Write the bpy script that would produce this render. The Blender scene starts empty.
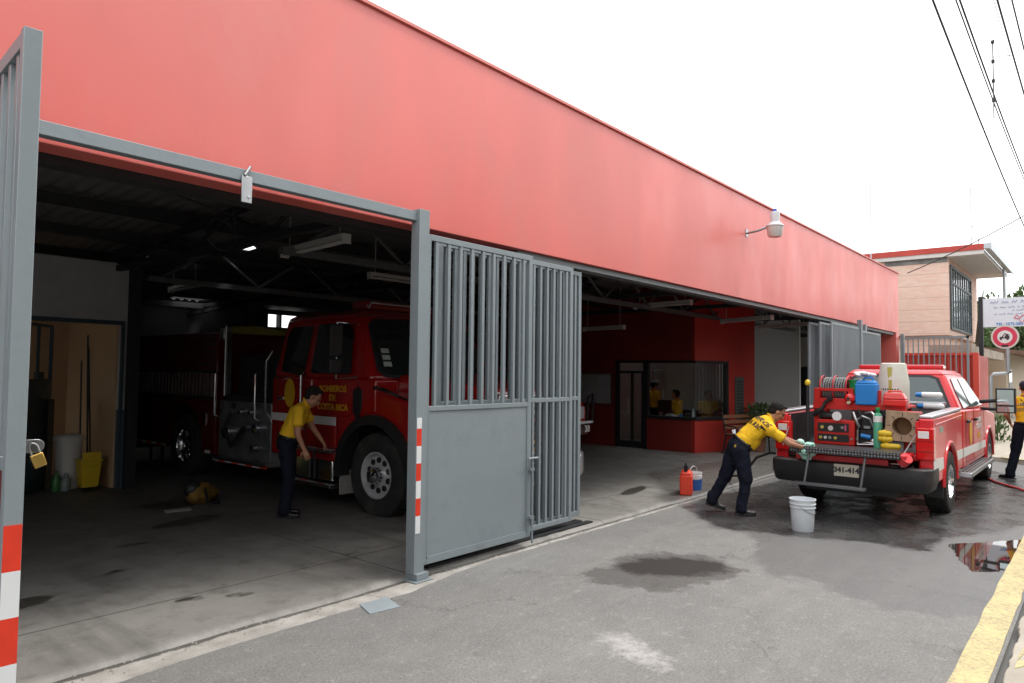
import bpy, bmesh, math, random
import numpy as np
from mathutils import Vector, Matrix, Euler
from mathutils.bvhtree import BVHTree
random.seed(7); R=math.radians; PI=math.pi
S=bpy.context.scene; COL=S.collection
V=Vector

# ------------------------------------------------------------------ materials
MATS={}
def mat(name, col, rough=.5, metal=0., var=.0, vs=6., bump=0., bs=60., coat=0., spec=.5, col2=None, grime_shade=None, gs=2.0, trans=0., ior=1.45, aniso=None, alpha=1.0, emit=0.):
    """Principled material; two-tone noise variation, fine bump, optional grime blotches."""
    if name in MATS: return MATS[name]
    m=bpy.data.materials.new(name); m.use_nodes=True; nt=m.node_tree; N=nt.nodes; L=nt.links
    b=N['Principled BSDF']; b.inputs['Roughness'].default_value=rough; b.inputs['Metallic'].default_value=metal
    b.inputs['Specular IOR Level'].default_value=spec; b.inputs['IOR'].default_value=ior
    b.inputs['Coat Weight'].default_value=coat; b.inputs['Coat Roughness'].default_value=.06
    b.inputs['Transmission Weight'].default_value=trans; b.inputs['Alpha'].default_value=alpha
    c=(*col,1); b.inputs['Base Color'].default_value=c
    if emit: b.inputs['Emission Color'].default_value=c; b.inputs['Emission Strength'].default_value=emit
    tc=N.new('ShaderNodeTexCoord')
    if var or col2 or grime_shade:
        mp=N.new('ShaderNodeMapping'); L.new(tc.outputs['Object'],mp.inputs[0])
        if aniso: mp.inputs['Scale'].default_value=aniso
        n=N.new('ShaderNodeTexNoise'); n.inputs['Scale'].default_value=vs; n.inputs['Detail'].default_value=5; L.new(mp.outputs[0],n.inputs['Vector'])
        mx=N.new('ShaderNodeMix'); mx.data_type='RGBA'
        c2=col2 or tuple(x*(1-var) for x in col)
        mr=N.new('ShaderNodeMapRange'); mr.inputs[1].default_value=.35; mr.inputs[2].default_value=.68; L.new(n.outputs[0],mr.inputs[0])
        L.new(mr.outputs[0],mx.inputs[0]); mx.inputs[6].default_value=(*c2,1); mx.inputs[7].default_value=c
        out=mx.outputs[2]
        if grime_shade:
            n2=N.new('ShaderNodeTexNoise'); n2.inputs['Scale'].default_value=gs; n2.inputs['Detail'].default_value=8; n2.inputs['Roughness'].default_value=.7; L.new(mp.outputs[0],n2.inputs['Vector'])
            m2=N.new('ShaderNodeMapRange'); m2.inputs[1].default_value=.5; m2.inputs[2].default_value=.72; L.new(n2.outputs[0],m2.inputs[0])
            x2=N.new('ShaderNodeMix'); x2.data_type='RGBA'; L.new(m2.outputs[0],x2.inputs[0]); L.new(out,x2.inputs[6]); x2.inputs[7].default_value=(*grime_shade,1); out=x2.outputs[2]
            m3=N.new('ShaderNodeMapRange'); m3.inputs[1].default_value=.3; m3.inputs[2].default_value=.7; m3.inputs[3].default_value=rough*.85; m3.inputs[4].default_value=min(1,rough*1.3+.05); L.new(n2.outputs[0],m3.inputs[0]); L.new(m3.outputs[0],b.inputs['Roughness'])
        L.new(out,b.inputs['Base Color'])
    if bump:
        n3=N.new('ShaderNodeTexNoise'); n3.inputs['Scale'].default_value=bs; n3.inputs['Detail'].default_value=4; L.new(tc.outputs['Object'],n3.inputs['Vector'])
        bp=N.new('ShaderNodeBump'); bp.inputs['Strength'].default_value=bump; bp.inputs['Distance'].default_value=.01; L.new(n3.outputs[0],bp.inputs['Height']); L.new(bp.outputs[0],b.inputs['Normal'])
    MATS[name]=m; return m
RED_WALL=mat('red_wall',(.69,.138,.116),.34,var=.15,vs=.8,bump=.05,bs=35,spec=.9,grime_shade=(.60,.155,.135),gs=1.3,aniso=(1,1,.45))
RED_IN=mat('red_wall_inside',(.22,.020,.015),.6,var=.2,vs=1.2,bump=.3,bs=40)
RED_SHEET=mat('red_sheet',(.50,.055,.038),.45,var=.18,vs=2,grime_shade=(.40,.07,.05),gs=1.2)
GREY_GATE=mat('gate_grey_paint',(.235,.272,.292),.38,var=.09,vs=2.2,bump=.12,bs=18,spec=.5,grime_shade=(.185,.215,.232),gs=2.2)
PANEL_RED=mat('dark_red_panel',(.12,.014,.010),.6,var=.2)
WHITE_WALL=mat('grey_white_plaster',(.45,.45,.44),.8,var=.1,vs=1.5,bump=.3)
LOW_WALL=mat('blue_grey_wainscot',(.05,.07,.09),.6,var=.15)
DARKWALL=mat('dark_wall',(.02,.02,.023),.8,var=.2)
BEIGE=mat('beige_plaster',(.66,.46,.28),.8,var=.1,vs=2)
STEEL_DARK=mat('dark_steel',(.03,.031,.033),.6,.2,var=.2)
ROOF=mat('roof_sheet',(.30,.30,.31),.45,.4,var=.25,vs=1.5)
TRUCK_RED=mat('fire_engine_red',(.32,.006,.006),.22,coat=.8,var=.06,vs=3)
PICK_RED=mat('pickup_red',(.68,.018,.026),.28,coat=.35,var=.05,vs=2)
RACK_RED=mat('rack_red',(.55,.018,.014),.4,var=.1)
BLACK=mat('black_plastic',(.018,.018,.02),.45,var=.2)
RUBBER=mat('tyre_rubber',(.022,.021,.021),.75,var=.35,vs=9,bump=.4,grime_shade=(.05,.048,.044),gs=5)
CHROME=mat('chrome',(.75,.76,.78),.12,1.)
STEEL=mat('brushed_steel',(.45,.46,.47),.32,1.,var=.15)
GLASS=mat('dark_glass',(.02,.025,.027),.03,spec=.8)
def pane_mat(name,tint,a):
    m=bpy.data.materials.new(name); m.use_nodes=True; N=m.node_tree.nodes; L=m.node_tree.links
    N.remove(N['Principled BSDF']); o=N['Material Output']
    t=N.new('ShaderNodeBsdfTransparent'); t.inputs[0].default_value=(*tint,1)
    g=N.new('ShaderNodeBsdfGlossy'); g.inputs['Roughness'].default_value=.02; g.inputs[0].default_value=(1,1,1,1)
    f=N.new('ShaderNodeFresnel'); f.inputs[0].default_value=1.5
    mm=N.new('ShaderNodeMath'); mm.operation='MULTIPLY_ADD'; mm.inputs[1].default_value=a; mm.inputs[2].default_value=.03; mm.use_clamp=True; L.new(f.outputs[0],mm.inputs[0])
    x=N.new('ShaderNodeMixShader'); L.new(mm.outputs[0],x.inputs[0]); L.new(t.outputs[0],x.inputs[1]); L.new(g.outputs[0],x.inputs[2]); L.new(x.outputs[0],o.inputs[0])
    MATS[name]=m; return m
PANE=pane_mat('window_pane',(.80,.84,.84),.35)
WHITE=mat('white_plastic',(.78,.79,.80),.35,var=.04)
WHITE_P=mat('white_paint',(.74,.74,.72),.5,var=.06)
YELLOW=mat('yellow_plastic',(.75,.52,.03),.4,var=.1)
SHIRT=mat('yellow_shirt',(.84,.50,.025),.8,var=.10,vs=7,bump=.5,bs=25,spec=.2)
NAVY=mat('navy_trousers',(.010,.012,.024),.85,var=.3,vs=9,bump=.6,bs=22,spec=.2)
SKIN=mat('skin',(.42,.20,.12),.55,var=.1,vs=12)
HAIR=mat('black_hair',(.008,.007,.006),.85,var=.3,vs=50,bump=.6,bs=120)
LEATHER=mat('black_leather',(.012,.012,.012),.35,bump=.2)
CAPBLUE=mat('navy_cap',(.010,.013,.03),.8)
TAPE_R=mat('red_reflective_tape',(.72,.045,.02),.4,var=.12,vs=14)
TAPE_W=mat('white_reflective_tape',(.72,.74,.75),.35,var=.05)
LETTER_Y=mat('yellow_lettering',(.70,.40,.02),.5)
LETTER_K=mat('dark_lettering',(.05,.035,.02),.7)
BLUE=mat('blue_plastic',(.02,.22,.62),.35,var=.06)
GREEN=mat('green_plastic',(.02,.30,.09),.4,var=.1)
TEAL=mat('green_cylinder_paint',(.10,.42,.26),.4,var=.05)
ORANGE=mat('orange_red_plastic',(.72,.05,.02),.4,var=.08)
WOOD=mat('pale_plywood',(.42,.30,.20),.7,var=.25,vs=14)
LAMP_R=mat('red_lens',(.62,.012,.012),.12,coat=.5)
LAMP_W=mat('clear_lens',(.8,.8,.8),.1,coat=.5)
AMBER=mat('amber_lens',(.8,.2,.01),.15,coat=.5)
MIRROR=mat('mirror_face',(.55,.62,.62),.04,1.)
CONC=mat('concrete_band',(.42,.36,.29),.85,var=.2,vs=2,bump=.4,grime_shade=(.22,.19,.16),gs=1.2)
TUBE=mat('unlit_tube',(.55,.55,.53),.4)
WIRE=mat('black_cable',(.02,.02,.02),.6)

# ------------------------------------------------------------------ mesh builder
TS=bpy.data.scenes.new('workshop')
def evaluated(o):
    TS.collection.objects.link(o); vl=TS.view_layers[0]; vl.update(); me=bpy.data.meshes.new_from_object(o.evaluated_get(vl.depsgraph),depsgraph=vl.depsgraph); TS.collection.objects.unlink(o); return me

class MB:
    def __init__(s): s.v=[]; s.f=[]; s.m=[]; s.mi=0
    def add(s,vs,fs,M=None):
        o=len(s.v)
        for p in vs:
            p=V(p); s.v.append(M@p if M else p)
        for f in fs: s.f.append([i+o for i in f]); s.m.append(s.mi)
        return s
    def use(s,i): s.mi=i; return s
    def box(s,x0,x1,y0,y1,z0,z1,M=None):
        return s.add([(x0,y0,z0),(x1,y0,z0),(x1,y1,z0),(x0,y1,z0),(x0,y0,z1),(x1,y0,z1),(x1,y1,z1),(x0,y1,z1)],
          [(0,3,2,1),(4,5,6,7),(0,1,5,4),(1,2,6,5),(2,3,7,6),(3,0,4,7)],M)
    def hexa(s,b,t,M=None):   # bottom quad and top quad
        return s.add(list(b)+list(t),[(0,3,2,1),(4,5,6,7),(0,1,5,4),(1,2,6,5),(2,3,7,6),(3,0,4,7)],M)
    def prism(s,poly,axis,a,b,M=None):   # extrude a 2-D polygon along an axis; poly coordinates are the two other axes in order
        n=len(poly)
        def mk(p,h): return {'x':(h,p[0],p[1]),'y':(p[0],h,p[1]),'z':(p[0],p[1],h)}[axis]
        return s.add([mk(p,a) for p in poly]+[mk(p,b) for p in poly],[list(range(n))[::-1],[n+i for i in range(n)]]+[(i,(i+1)%n,n+(i+1)%n,n+i) for i in range(n)],M)
    def cyl(s,p0,p1,r0,r1=None,n=12,cap=True,M=None):
        r1=r0 if r1 is None else r1; p0=V(p0);p1=V(p1); d=(p1-p0).normalized()
        a=d.orthogonal().normalized(); b=d.cross(a); vs=[]
        for p,r in ((p0,r0),(p1,r1)):
            for i in range(n): t=2*PI*(i+.5)/n; vs.append(p+a*math.cos(t)*r+b*math.sin(t)*r)
        fs=[(i,(i+1)%n,n+(i+1)%n,n+i) for i in range(n)]
        if cap: fs+= [list(range(n))[::-1],list(range(n,2*n))]
        return s.add(vs,fs,M)
    def tube(s,pts,r,n=8,M=None,closed=False):
        pts=[V(p) for p in pts]; m=len(pts); vs=[]; a=None
        for k,p in enumerate(pts):
            if closed: d=pts[(k+1)%m]-pts[k-1]
            else: d=pts[min(k+1,m-1)]-pts[max(k-1,0)]
            d.normalize()
            if a is None: a=d.orthogonal().normalized()
            a=(a-d*a.dot(d)); a=a.normalized() if a.length>1e-6 else d.orthogonal().normalized()
            b=d.cross(a); rr=r[k] if isinstance(r,(list,tuple)) else r
            for i in range(n): t=2*PI*i/n; vs.append(p+a*math.cos(t)*rr+b*math.sin(t)*rr)
        fs=[]
        for k in range(m if closed else m-1):
            k2=(k+1)%m
            for i in range(n): fs.append((k*n+i,k*n+(i+1)%n,k2*n+(i+1)%n,k2*n+i))
        if not closed: fs+=[list(range(n))[::-1],[(m-1)*n+i for i in range(n)]]
        return s.add(vs,fs,M)
    def lathe(s,prof,n=24,M=None,cap=True):    # prof: (r,z) about local z
        vs=[];fs=[]; m=len(prof)
        for r,z in prof:
            for i in range(n): t=2*PI*i/n; vs.append((r*math.cos(t),r*math.sin(t),z))
        for k in range(m-1):
            for i in range(n): fs.append((k*n+i,k*n+(i+1)%n,(k+1)*n+(i+1)%n,(k+1)*n+i))
        if cap and prof[0][0]>1e-4: fs.append(list(range(n))[::-1])
        if cap and prof[-1][0]>1e-4: fs.append([(m-1)*n+i for i in range(n)])
        return s.add(vs,fs,M)
    def ell(s,c,r,n=14,m=9,M=None):
        c=V(c); vs=[c+V((0,0,-r[2]))];fs=[]
        for k in range(1,m):
            p=PI*k/m-PI/2
            for i in range(n): t=2*PI*i/n; vs.append(c+V((r[0]*math.cos(p)*math.cos(t),r[1]*math.cos(p)*math.sin(t),r[2]*math.sin(p))))
        vs.append(c+V((0,0,r[2]))); top=len(vs)-1
        for i in range(n): fs.append((0,1+(i+1)%n,1+i)); fs.append((top,1+(m-2)*n+i,1+(m-2)*n+(i+1)%n))
        for k in range(m-2):
            for i in range(n): fs.append((1+k*n+i,1+k*n+(i+1)%n,1+(k+1)*n+(i+1)%n,1+(k+1)*n+i))
        return s.add(vs,fs,M)
    def bone(s,p0,p1,r0,r1,side=None,flat=1.,n=12):     # tapered capsule with elliptic section (r along side, r*flat across)
        p0=V(p0);p1=V(p1);d=p1-p0;L=d.length;d.normalize()
        a=V(side) if side else d.orthogonal(); a=(a-d*a.dot(d)).normalized(); b=d.cross(a); rings=[]
        for k in range(4): t=-PI/2+PI/2*(k+.5)/4; rings.append((p0+d*r0*flat*math.sin(t),r0*math.cos(t)))
        for k in range(4): t=PI/2*(k+.5)/4; rings.append((p1+d*r1*flat*math.sin(t),r1*math.cos(t)))
        vs=[];fs=[]
        for c,r in rings:
            for i in range(n): t=2*PI*i/n; vs.append(c+a*r*math.cos(t)+b*r*flat*math.sin(t))
        m=len(rings)
        for k in range(m-1):
            for i in range(n): fs.append((k*n+i,k*n+(i+1)%n,(k+1)*n+(i+1)%n,(k+1)*n+i))
        fs+=[list(range(n))[::-1],[(m-1)*n+i for i in range(n)]]
        return s.add(vs,fs)
    def mesh(s,name,mats,ang=38):
        me=bpy.data.meshes.new(name); me.from_pydata([tuple(p) for p in s.v],[],s.f)
        for m in (mats if isinstance(mats,(list,tuple)) else [mats]): me.materials.append(m)
        me.polygons.foreach_set('material_index',s.m); me.update()
        bm=bmesh.new(); bm.from_mesh(me); bmesh.ops.recalc_face_normals(bm,faces=bm.faces); bm.to_mesh(me); bm.free()
        if ang is not None: me.shade_smooth(); me.set_sharp_from_angle(angle=R(ang))
        return me
    def build(s,name,mats,parent=None,bevel=0.,ang=38,loc=None,seg=2,label=None):
        o=bpy.data.objects.new(name,s.mesh(name,mats,ang)); COL.objects.link(o)
        if parent: o.parent=parent
        if loc: o.location=loc
        if bevel:
            b=o.modifiers.new('bevel','BEVEL'); b.width=bevel; b.segments=seg; b.limit_method='ANGLE'; b.angle_limit=R(35); b.harden_normals=False
        if label: o['label']=label
        return o
def tag(o,label=None,cat=None,group=None,kind=None):
    if label: o['label']=label
    if cat: o['category']=cat
    if group: o['group']=group
    if kind: o['kind']=kind
    return o
def thing(name,label,cat,loc=(0,0,0),rz=0,group=None):
    o=bpy.data.objects.new(name,None); COL.objects.link(o); o.location=loc; o.rotation_euler=(0,0,rz); o.empty_display_size=.2
    return tag(o,label,cat,group)
def copy_tree(o,parent=None):
    c=o.copy(); COL.objects.link(c); c.parent=parent
    for ch in list(o.children): copy_tree(ch,c)
    return c
def Tm(x=0,y=0,z=0,rx=0,ry=0,rz=0,s=1): return Matrix.Translation((x,y,z))@Euler((rx,ry,rz)).to_matrix().to_4x4()@Matrix.Scale(s,4)
def text_mb(txt,size,depth=.003,bold=0.,align='CENTER',spacing=1.):
    c=bpy.data.curves.new('t','FONT'); c.body=txt; c.size=size; c.extrude=depth; c.align_x=align; c.align_y='CENTER'; c.offset=bold; c.space_line=spacing; c.resolution_u=3
    o=bpy.data.objects.new('t',c); me=evaluated(o); b=MB()
    b.add([v.co.copy() for v in me.vertices],[list(p.vertices) for p in me.polygons])
    bpy.data.objects.remove(o); bpy.data.curves.remove(c); bpy.data.meshes.remove(me)
    return b
def place_text(txt,size,M,name,m,parent,bold=0.,label=None,depth=.003,spacing=1.,align='CENTER'):
    b=text_mb(txt,size,depth,bold,align,spacing); b.v=[M@p for p in b.v]
    return b.build(name,m,parent,ang=None,label=label)
def frameM(o,xd,yd):   # matrix whose x,y axes are xd,yd
    x=V(xd).normalized(); z=x.cross(V(yd)).normalized(); y=z.cross(x)
    M=Matrix((x,y,z)).transposed().to_4x4(); M.translation=V(o); return M
def catenary(a,b,sag,n=14):
    a=V(a);b=V(b); return [a.lerp(b,i/n)-V((0,0,4*sag*(i/n)*(1-i/n))) for i in range(n+1)]
def remesh(mb,vox,smooth=6,disp=0.,dscale=9.,seed=0):
    me=mb.mesh('tmp',SKIN,None); o=bpy.data.objects.new('tmp',me)
    r=o.modifiers.new('r','REMESH'); r.mode='VOXEL'; r.voxel_size=vox
    s_=o.modifiers.new('s','SMOOTH'); s_.factor=.5; s_.iterations=smooth
    out=evaluated(o)
    bpy.data.objects.remove(o); bpy.data.meshes.remove(me)
    if disp:
        from mathutils import noise
        n=len(out.vertices); c=np.empty(n*3,np.float32); nn=np.empty(n*3,np.float32); out.vertices.foreach_get('co',c); out.vertex_normals.foreach_get('vector',nn); c=c.reshape(-1,3); nn=nn.reshape(-1,3)
        d=np.array([noise.ridged_multi_fractal(V((float(p[0])*dscale+seed,float(p[1])*dscale+seed*2,float(p[2])*dscale)),.8,2.1,3,1.,2.)-1.1 for p in c],np.float32)
        out.vertices.foreach_set('co',(c+nn*d[:,None]*disp).ravel())
    out.shade_smooth(); return out
def mesh_obj(name,me,m,parent=None):
    me.name=name; me.materials.clear(); me.materials.append(m); o=bpy.data.objects.new(name,me); COL.objects.link(o); o.parent=parent; return o
# ------------------------------------------------------------------ people
def person(lab,loc,rz,J,shirt=SHIRT,trous=NAVY,skin=SKIN,vox=.0095,cap=False,seed=1,head_dir=None,beard=False,seated=False,hand_curl=.5,scale=1.,hair_r=1.):
    """J: joints in a frame with +x forward, y left, z up. Builds one continuous body plus clothing, shoes and hair as children."""
    t=thing('person',lab,'person',loc,rz); t.scale=(scale,)*3
    g=lambda k:V(J[k])
    lat=(g('sL')-g('sR')).normalized(); hd=V(head_dir or (1,0,-.1)).normalized(); hu=(V((0,0,1))-hd*hd.z).normalized(); 
    if 'hup' in J: hu=(V(J['hup'])-hd*V(J['hup']).dot(hd)).normalized()
    hl=hu.cross(hd)
    sp=[g('pel'),g('waist'),g('chest'),g('neck')]
    def torso(b,e,low=True):
        e=e+J.get('fat',0)
        if low: b.bone(g('pel')+lat*.055,g('pel')-lat*.055,.115+e,.115+e,side=V((0,0,1)),flat=.95)
        b.bone(sp[0] if low else sp[0].lerp(sp[1],.62),sp[1],.150+e,.138+e,side=lat,flat=.78,n=16); b.bone(sp[1],sp[2],.140+e,.165+e,side=lat,flat=.74,n=16); b.bone(sp[2],sp[2].lerp(sp[3],.55),.165+e,.12+e,side=lat,flat=.68,n=16)
        for s in ('L','R'): b.bone(sp[2].lerp(sp[3],.55),g('s'+s),.07+e,.058+e)
    def arm(b,s,e,frac=1.):
        S_=g('s'+s);E=g('e'+s);H=g('h'+s)
        b.bone(S_,S_.lerp(E,min(1,frac)),.055+e,(.056+(.042-.056)*min(1,frac))+e)
        if frac>1: b.bone(E,H,.041+e,.027+e)
    def leg(b,s,e):
        b.bone(g('p'+s),g('k'+s),.088+e,.058+e); b.bone(g('k'+s),g('k'+s).lerp(g('a'+s),.35),.057+e,.060+e); b.bone(g('k'+s).lerp(g('a'+s),.35),g('a'+s),.060+e,.040+e*.9)
    b=MB(); torso(b,-.012)
    for s in 'LR': arm(b,s,0,2); leg(b,s,-.01)
    b.bone(sp[3]-(g('head')-sp[3])*.35,sp[3].lerp(g('head'),.6),.062,.055)
    MH=Matrix((hd,hl,hu)).transposed().to_4x4(); MH.translation=g('head')
    hb=MB(); hb.ell((-.012,0,.035),(.098,.076,.095)); hb.ell((.025,0,-.035),(.068,.060,.078)); hb.ell((.055,0,-.088),(.030,.030,.024)); hb.bone((.085,0,.02),(.106,0,-.022),.010,.016,side=(0,1,0)); hb.ell((.075,0,.035),(.025,.055,.012)); hb.ell((.082,0,-.060),(.018,.026,.010))
    for s in (-1,1): hb.ell((-.005,s*.078,-.005),(.020,.012,.032)); hb.ell((.06,s*.04,-.015),(.025,.022,.02))
    b.add(hb.v,hb.f,MH); b.m=[0]*len(b.f)
    # hands: palm, four unequal bent fingers and a thumb
    for s in 'LR':
        sg=1 if s=='L' else -1; H=g('h'+s); fd=V(J['fd'+s]).normalized() if 'fd'+s in J else (H-g('e'+s)).normalized(); pn=V(J.get('pn'+s,(0,-sg,0))); pn=(pn-fd*pn.dot(fd)).normalized(); w=fd.cross(pn)*sg   # w points to the thumb side
        b.bone(H+fd*.01,H+fd*.075,.033,.040,side=w,flat=.45)
        cu=J.get('curl'+s,hand_curl)
        for i,(o,l) in enumerate(((.028,.072),(.010,.080),(-.010,.074),(-.028,.058))):
            p0=H+fd*.078+w*o; a1=cu*.7; d1=fd*math.cos(a1)+pn*math.sin(a1); a2=cu*1.7; d2=fd*math.cos(a2)+pn*math.sin(a2); p1=p0+d1*l*.5; b.bone(H+fd*.05+w*o,p0,.009,.009); b.bone(p0,p1,.0092,.0085); b.bone(p1,p1+d2*l*.5,.0085,.0072)
        q0=H+fd*.022+w*.028; q1=q0+(fd*.6+w*.75+pn*.25).normalized()*.042; b.bone(q0,q1,.013,.011); b.bone(q1,q1+(fd*.85+w*.2+pn*.5).normalized()*.034,.0105,.009)
    body=mesh_obj('body',remesh(b,vox*.8,3),skin,t)
    # shirt
    b=MB(); torso(b,.010,False); 
    if J.get('belly'): b.ell(g('waist')+V(J['belly']),(.15,.15,.14))
    for s in 'LR': arm(b,s,.016,.55); E_=g('s'+s).lerp(g('e'+s),.66); b.cyl(g('s'+s).lerp(g('e'+s),.35),E_,.066,.073,n=14)
    me=remesh(b,vox,4,.008,6,seed); sh_=mesh_obj('shirt',me,shirt,t)
    # cut away what hides below the belt
    b=MB(); cn=sp[3].lerp(g('head'),.12); nd=(g('head')-sp[3]).normalized(); c_=[cn+(lat*math.cos(a)*.064+nd.cross(lat)*math.sin(a)*.064)+nd*(.012*math.sin(a)) for a in [2*PI*i/20 for i in range(20)]]; b.tube(c_,.013,8,closed=True); b.build('collar',shirt,t)
    # trousers
    ft=J.get('fat',0); b=MB(); b.bone(g('pel')+lat*.06,g('pel')-lat*.06,.128+ft,.128+ft,side=V((0,0,1)),flat=.98); b.bone(sp[0],sp[0].lerp(sp[1],.34),.160+ft,.158+ft,side=lat,flat=.80,n=16)
    for s in 'LR':
        b.bone(g('p'+s),g('k'+s),.104+ft*.8,.082+ft*.5); b.bone(g('k'+s),g('a'+s)+V((0,0,.01)),.078,.070); b.bone(g('a'+s)+V((0,0,.06)),g('a'+s)-V((0,0,.01)),.072,.078)
        m_=g('p'+s).lerp(g('k'+s),.8); b.ell(m_+lat*(.07 if s=='L' else -.07),(.06,.022,.09))
    mesh_obj('trousers',remesh(b,vox,3,.008,6,seed+3),trous,t)
    b=MB(); bc_=sp[0].lerp(sp[1],.50); sd=(sp[1]-sp[0]).normalized(); c_=[bc_+lat*math.cos(a)*(.163+ft)+sd.cross(lat)*math.sin(a)*(.128+ft) for a in [2*PI*i/28 for i in range(28)]]; b.tube(c_,.018,6,closed=True); b.build('belt',LEATHER,t)
    for s in 'LR':
        A=g('a'+s); f=V(J.get('ft'+s,(1,0,0))).normalized(); b=MB(); b.bone(A+V((0,0,-.035))-f*.045,A+V((0,0,-.05))+f*.05,.042,.046,side=f.cross(V((0,0,1))),flat=.9); b.bone(A+V((0,0,-.055))+f*.05,A+V((0,0,-.062))+f*.15,.046,.042,side=f.cross(V((0,0,1))),flat=.75); b.bone(A,A+V((0,0,-.04)),.048,.045); so_=A-V((0,0,.092)); 
        mesh_obj('shoe',remesh(b,.008,3),LEATHER,t)
        b=MB(); sdv=f.cross(V((0,0,1))); pts=[so_-f*.09+sdv*.03,so_-f*.09-sdv*.03,so_+f*.0-sdv*.042,so_+f*.12-sdv*.046,so_+f*.185-sdv*.02,so_+f*.185+sdv*.02,so_+f*.12+sdv*.046,so_+f*.0+sdv*.042]; n=len(pts); b.add([p for p in pts]+[p+V((0,0,.022)) for p in pts],[list(range(n)),list(range(n,2*n))]+[(i,(i+1)%n,n+(i+1)%n,n+i) for i in range(n)]); b.build('sole',BLACK,t,bevel=.004)
    # hair
    b=MB(); hb=MB()
    if cap:
        hb.ell((-.016,0,.060),(.112,.090,.080)); hb.prism([(.07,-.06),(.155,-.04),(.17,0),(.155,.04),(.07,.06)],'z',.045,.058); hm=CAPBLUE; nm='cap'
        b.add(hb.v,hb.f,MH); b.m=[0]*len(b.f); mesh_obj(nm,remesh(b,.008,2),hm,t)
        hb=MB(); hb.ell((-.035,0,.012),(.080,.080,.066)); b=MB(); b.add(hb.v,hb.f,MH); b.m=[0]*len(b.f); mesh_obj('hair',remesh(b,.008,1,.003,40,1),HAIR,t)
    else:
        hb.ell((-.027,0,.047),(.096,.083,.092)); hb.ell((-.048,0,-.012),(.056,.076,.062)); hb.ell((.038,.0,.108),(.04,.055,.022))
        b.add(hb.v,hb.f,MH); b.m=[0]*len(b.f); mesh_obj('hair',remesh(b,.007,1,.004,45,2),HAIR,t)
    b=MB()
    for s in (-1,1): b.ell(MH@V((.084,s*.032,.006)),(.008,.011,.007)); 
    b.build('eyes',mat('eye_dark',(.03,.02,.015),.2),t); b=MB()
    for s in (-1,1): b.bone(MH@V((.088,s*.018,.028)),MH@V((.078,s*.05,.030)),.005,.004)
    b.build('eyebrows',HAIR,t)
    t['_']=0; del t['_']; return t,sh_,MH
def on_surface(txt,size,M,o,name,m,parent,bold=.002,spacing=1.,rng=.4):
    """lettering wrapped on a mesh: every vertex of the flat text is dropped along -z of M onto the surface"""
    b=text_mb(txt,size,0.,bold,'CENTER',spacing); bm=bmesh.new()
    vs=[bm.verts.new(p) for p in b.v]
    for f in b.f:
        try: bm.faces.new([vs[i] for i in f])
        except ValueError: pass
    bmesh.ops.triangulate(bm,faces=bm.faces); bmesh.ops.subdivide_edges(bm,edges=[e for e in bm.edges if e.calc_length()>size*.25],cuts=2)
    tr=BVHTree.FromPolygons([v.co for v in o.data.vertices],[list(p.vertices) for p in o.data.polygons]); n=(M.to_3x3()@V((0,0,-1))).normalized()
    for v in bm.verts:
        p=M@v.co; h=tr.ray_cast(p-n*rng,n); v.co=(h[0]-n*.004) if h[0] else p
    me=bpy.data.meshes.new(name); bm.to_mesh(me); bm.free(); return mesh_obj(name,me,m,parent)
# 1: the worker bending over the tailgate
J=dict(pel=(-.03,0,.87),waist=(.09,0,1.01),chest=(.25,0,1.145),neck=(.385,0,1.255),head=(.475,0,1.345),sR=(.33,-.19,1.12),sL=(.35,.19,1.15),eR=(.56,-.21,.955),hR=(.775,-.12,.895),eL=(.58,.22,1.0),hL=(.78,.14,.93),
 pR=(-.03,-.10,.84),pL=(-.05,.10,.84),kR=(.035,-.12,.47),kL=(-.17,.12,.475),aR=(-.02,-.12,.10),aL=(-.34,.14,.155),ftR=(1,-.12,0),ftL=(1,-.1,-.28),hup=(-.45,0,.9),pnR=(0,.2,-1),pnL=(0,-.2,-1),curlR=.8,curlL=.7,belly=(.02,0,-.045),fat=.018)
w1,s1,M1=person('man in yellow shirt and navy trousers bending forward to wipe the pickup tailgate',(9.14,3.72,.0),math.atan2(-.80,.60),J,head_dir=(.72,-.05,-.55),seed=2)
bk=V((-.135,0,.16)).normalized()*-1 # spine direction (towards the neck) is (.135,.16)
sd_=V((.155,0,.135)).normalized(); nrm=V((-.66,0,.75)).normalized()
LT=frameM(V((.21,-.035,1.20)),V((0,1,0)).cross(nrm)*0+V((0,-1,0)),sd_); on_surface('BOMBEROS\nCOSTA RICA',.086,LT,s1,'back_lettering',LETTER_K,w1,.0035,1.2)
b=MB(); b.box(-.045,.045,-.018,.018,-.003,.003,frameM((-.125,-.135,.905),(.5,-1,0),(.35,.1,1))); b.build('pocket_label',mat('label_gold',(.45,.30,.05),.7),w1)
b=MB(); random.seed(12)
for k in range(16): b.ell((random.uniform(-.10,.10),random.uniform(-.06,.06),random.uniform(-.05,.05)-abs(k%3)*.03),(.045,.035,.03))
b.ell((-.02,0,-.08),(.05,.03,.07)); b.ell((-.07,.0,-.06),(.04,.03,.07))
cl=mesh_obj('cleaning_cloth',remesh(b,.009,2,.012,16,4),mat('mint_cloth',(.12,.50,.34),.9,var=.5,col2=(.55,.75,.68),vs=11,bump=.5),None); cl.location=(9.60,2.98,.90); cl.scale=(1.15,1.15,1.25); cl.rotation_euler=(0,0,-.9); tag(cl,'mint green wet cloth in the hand of the bending man','cloth')
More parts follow.
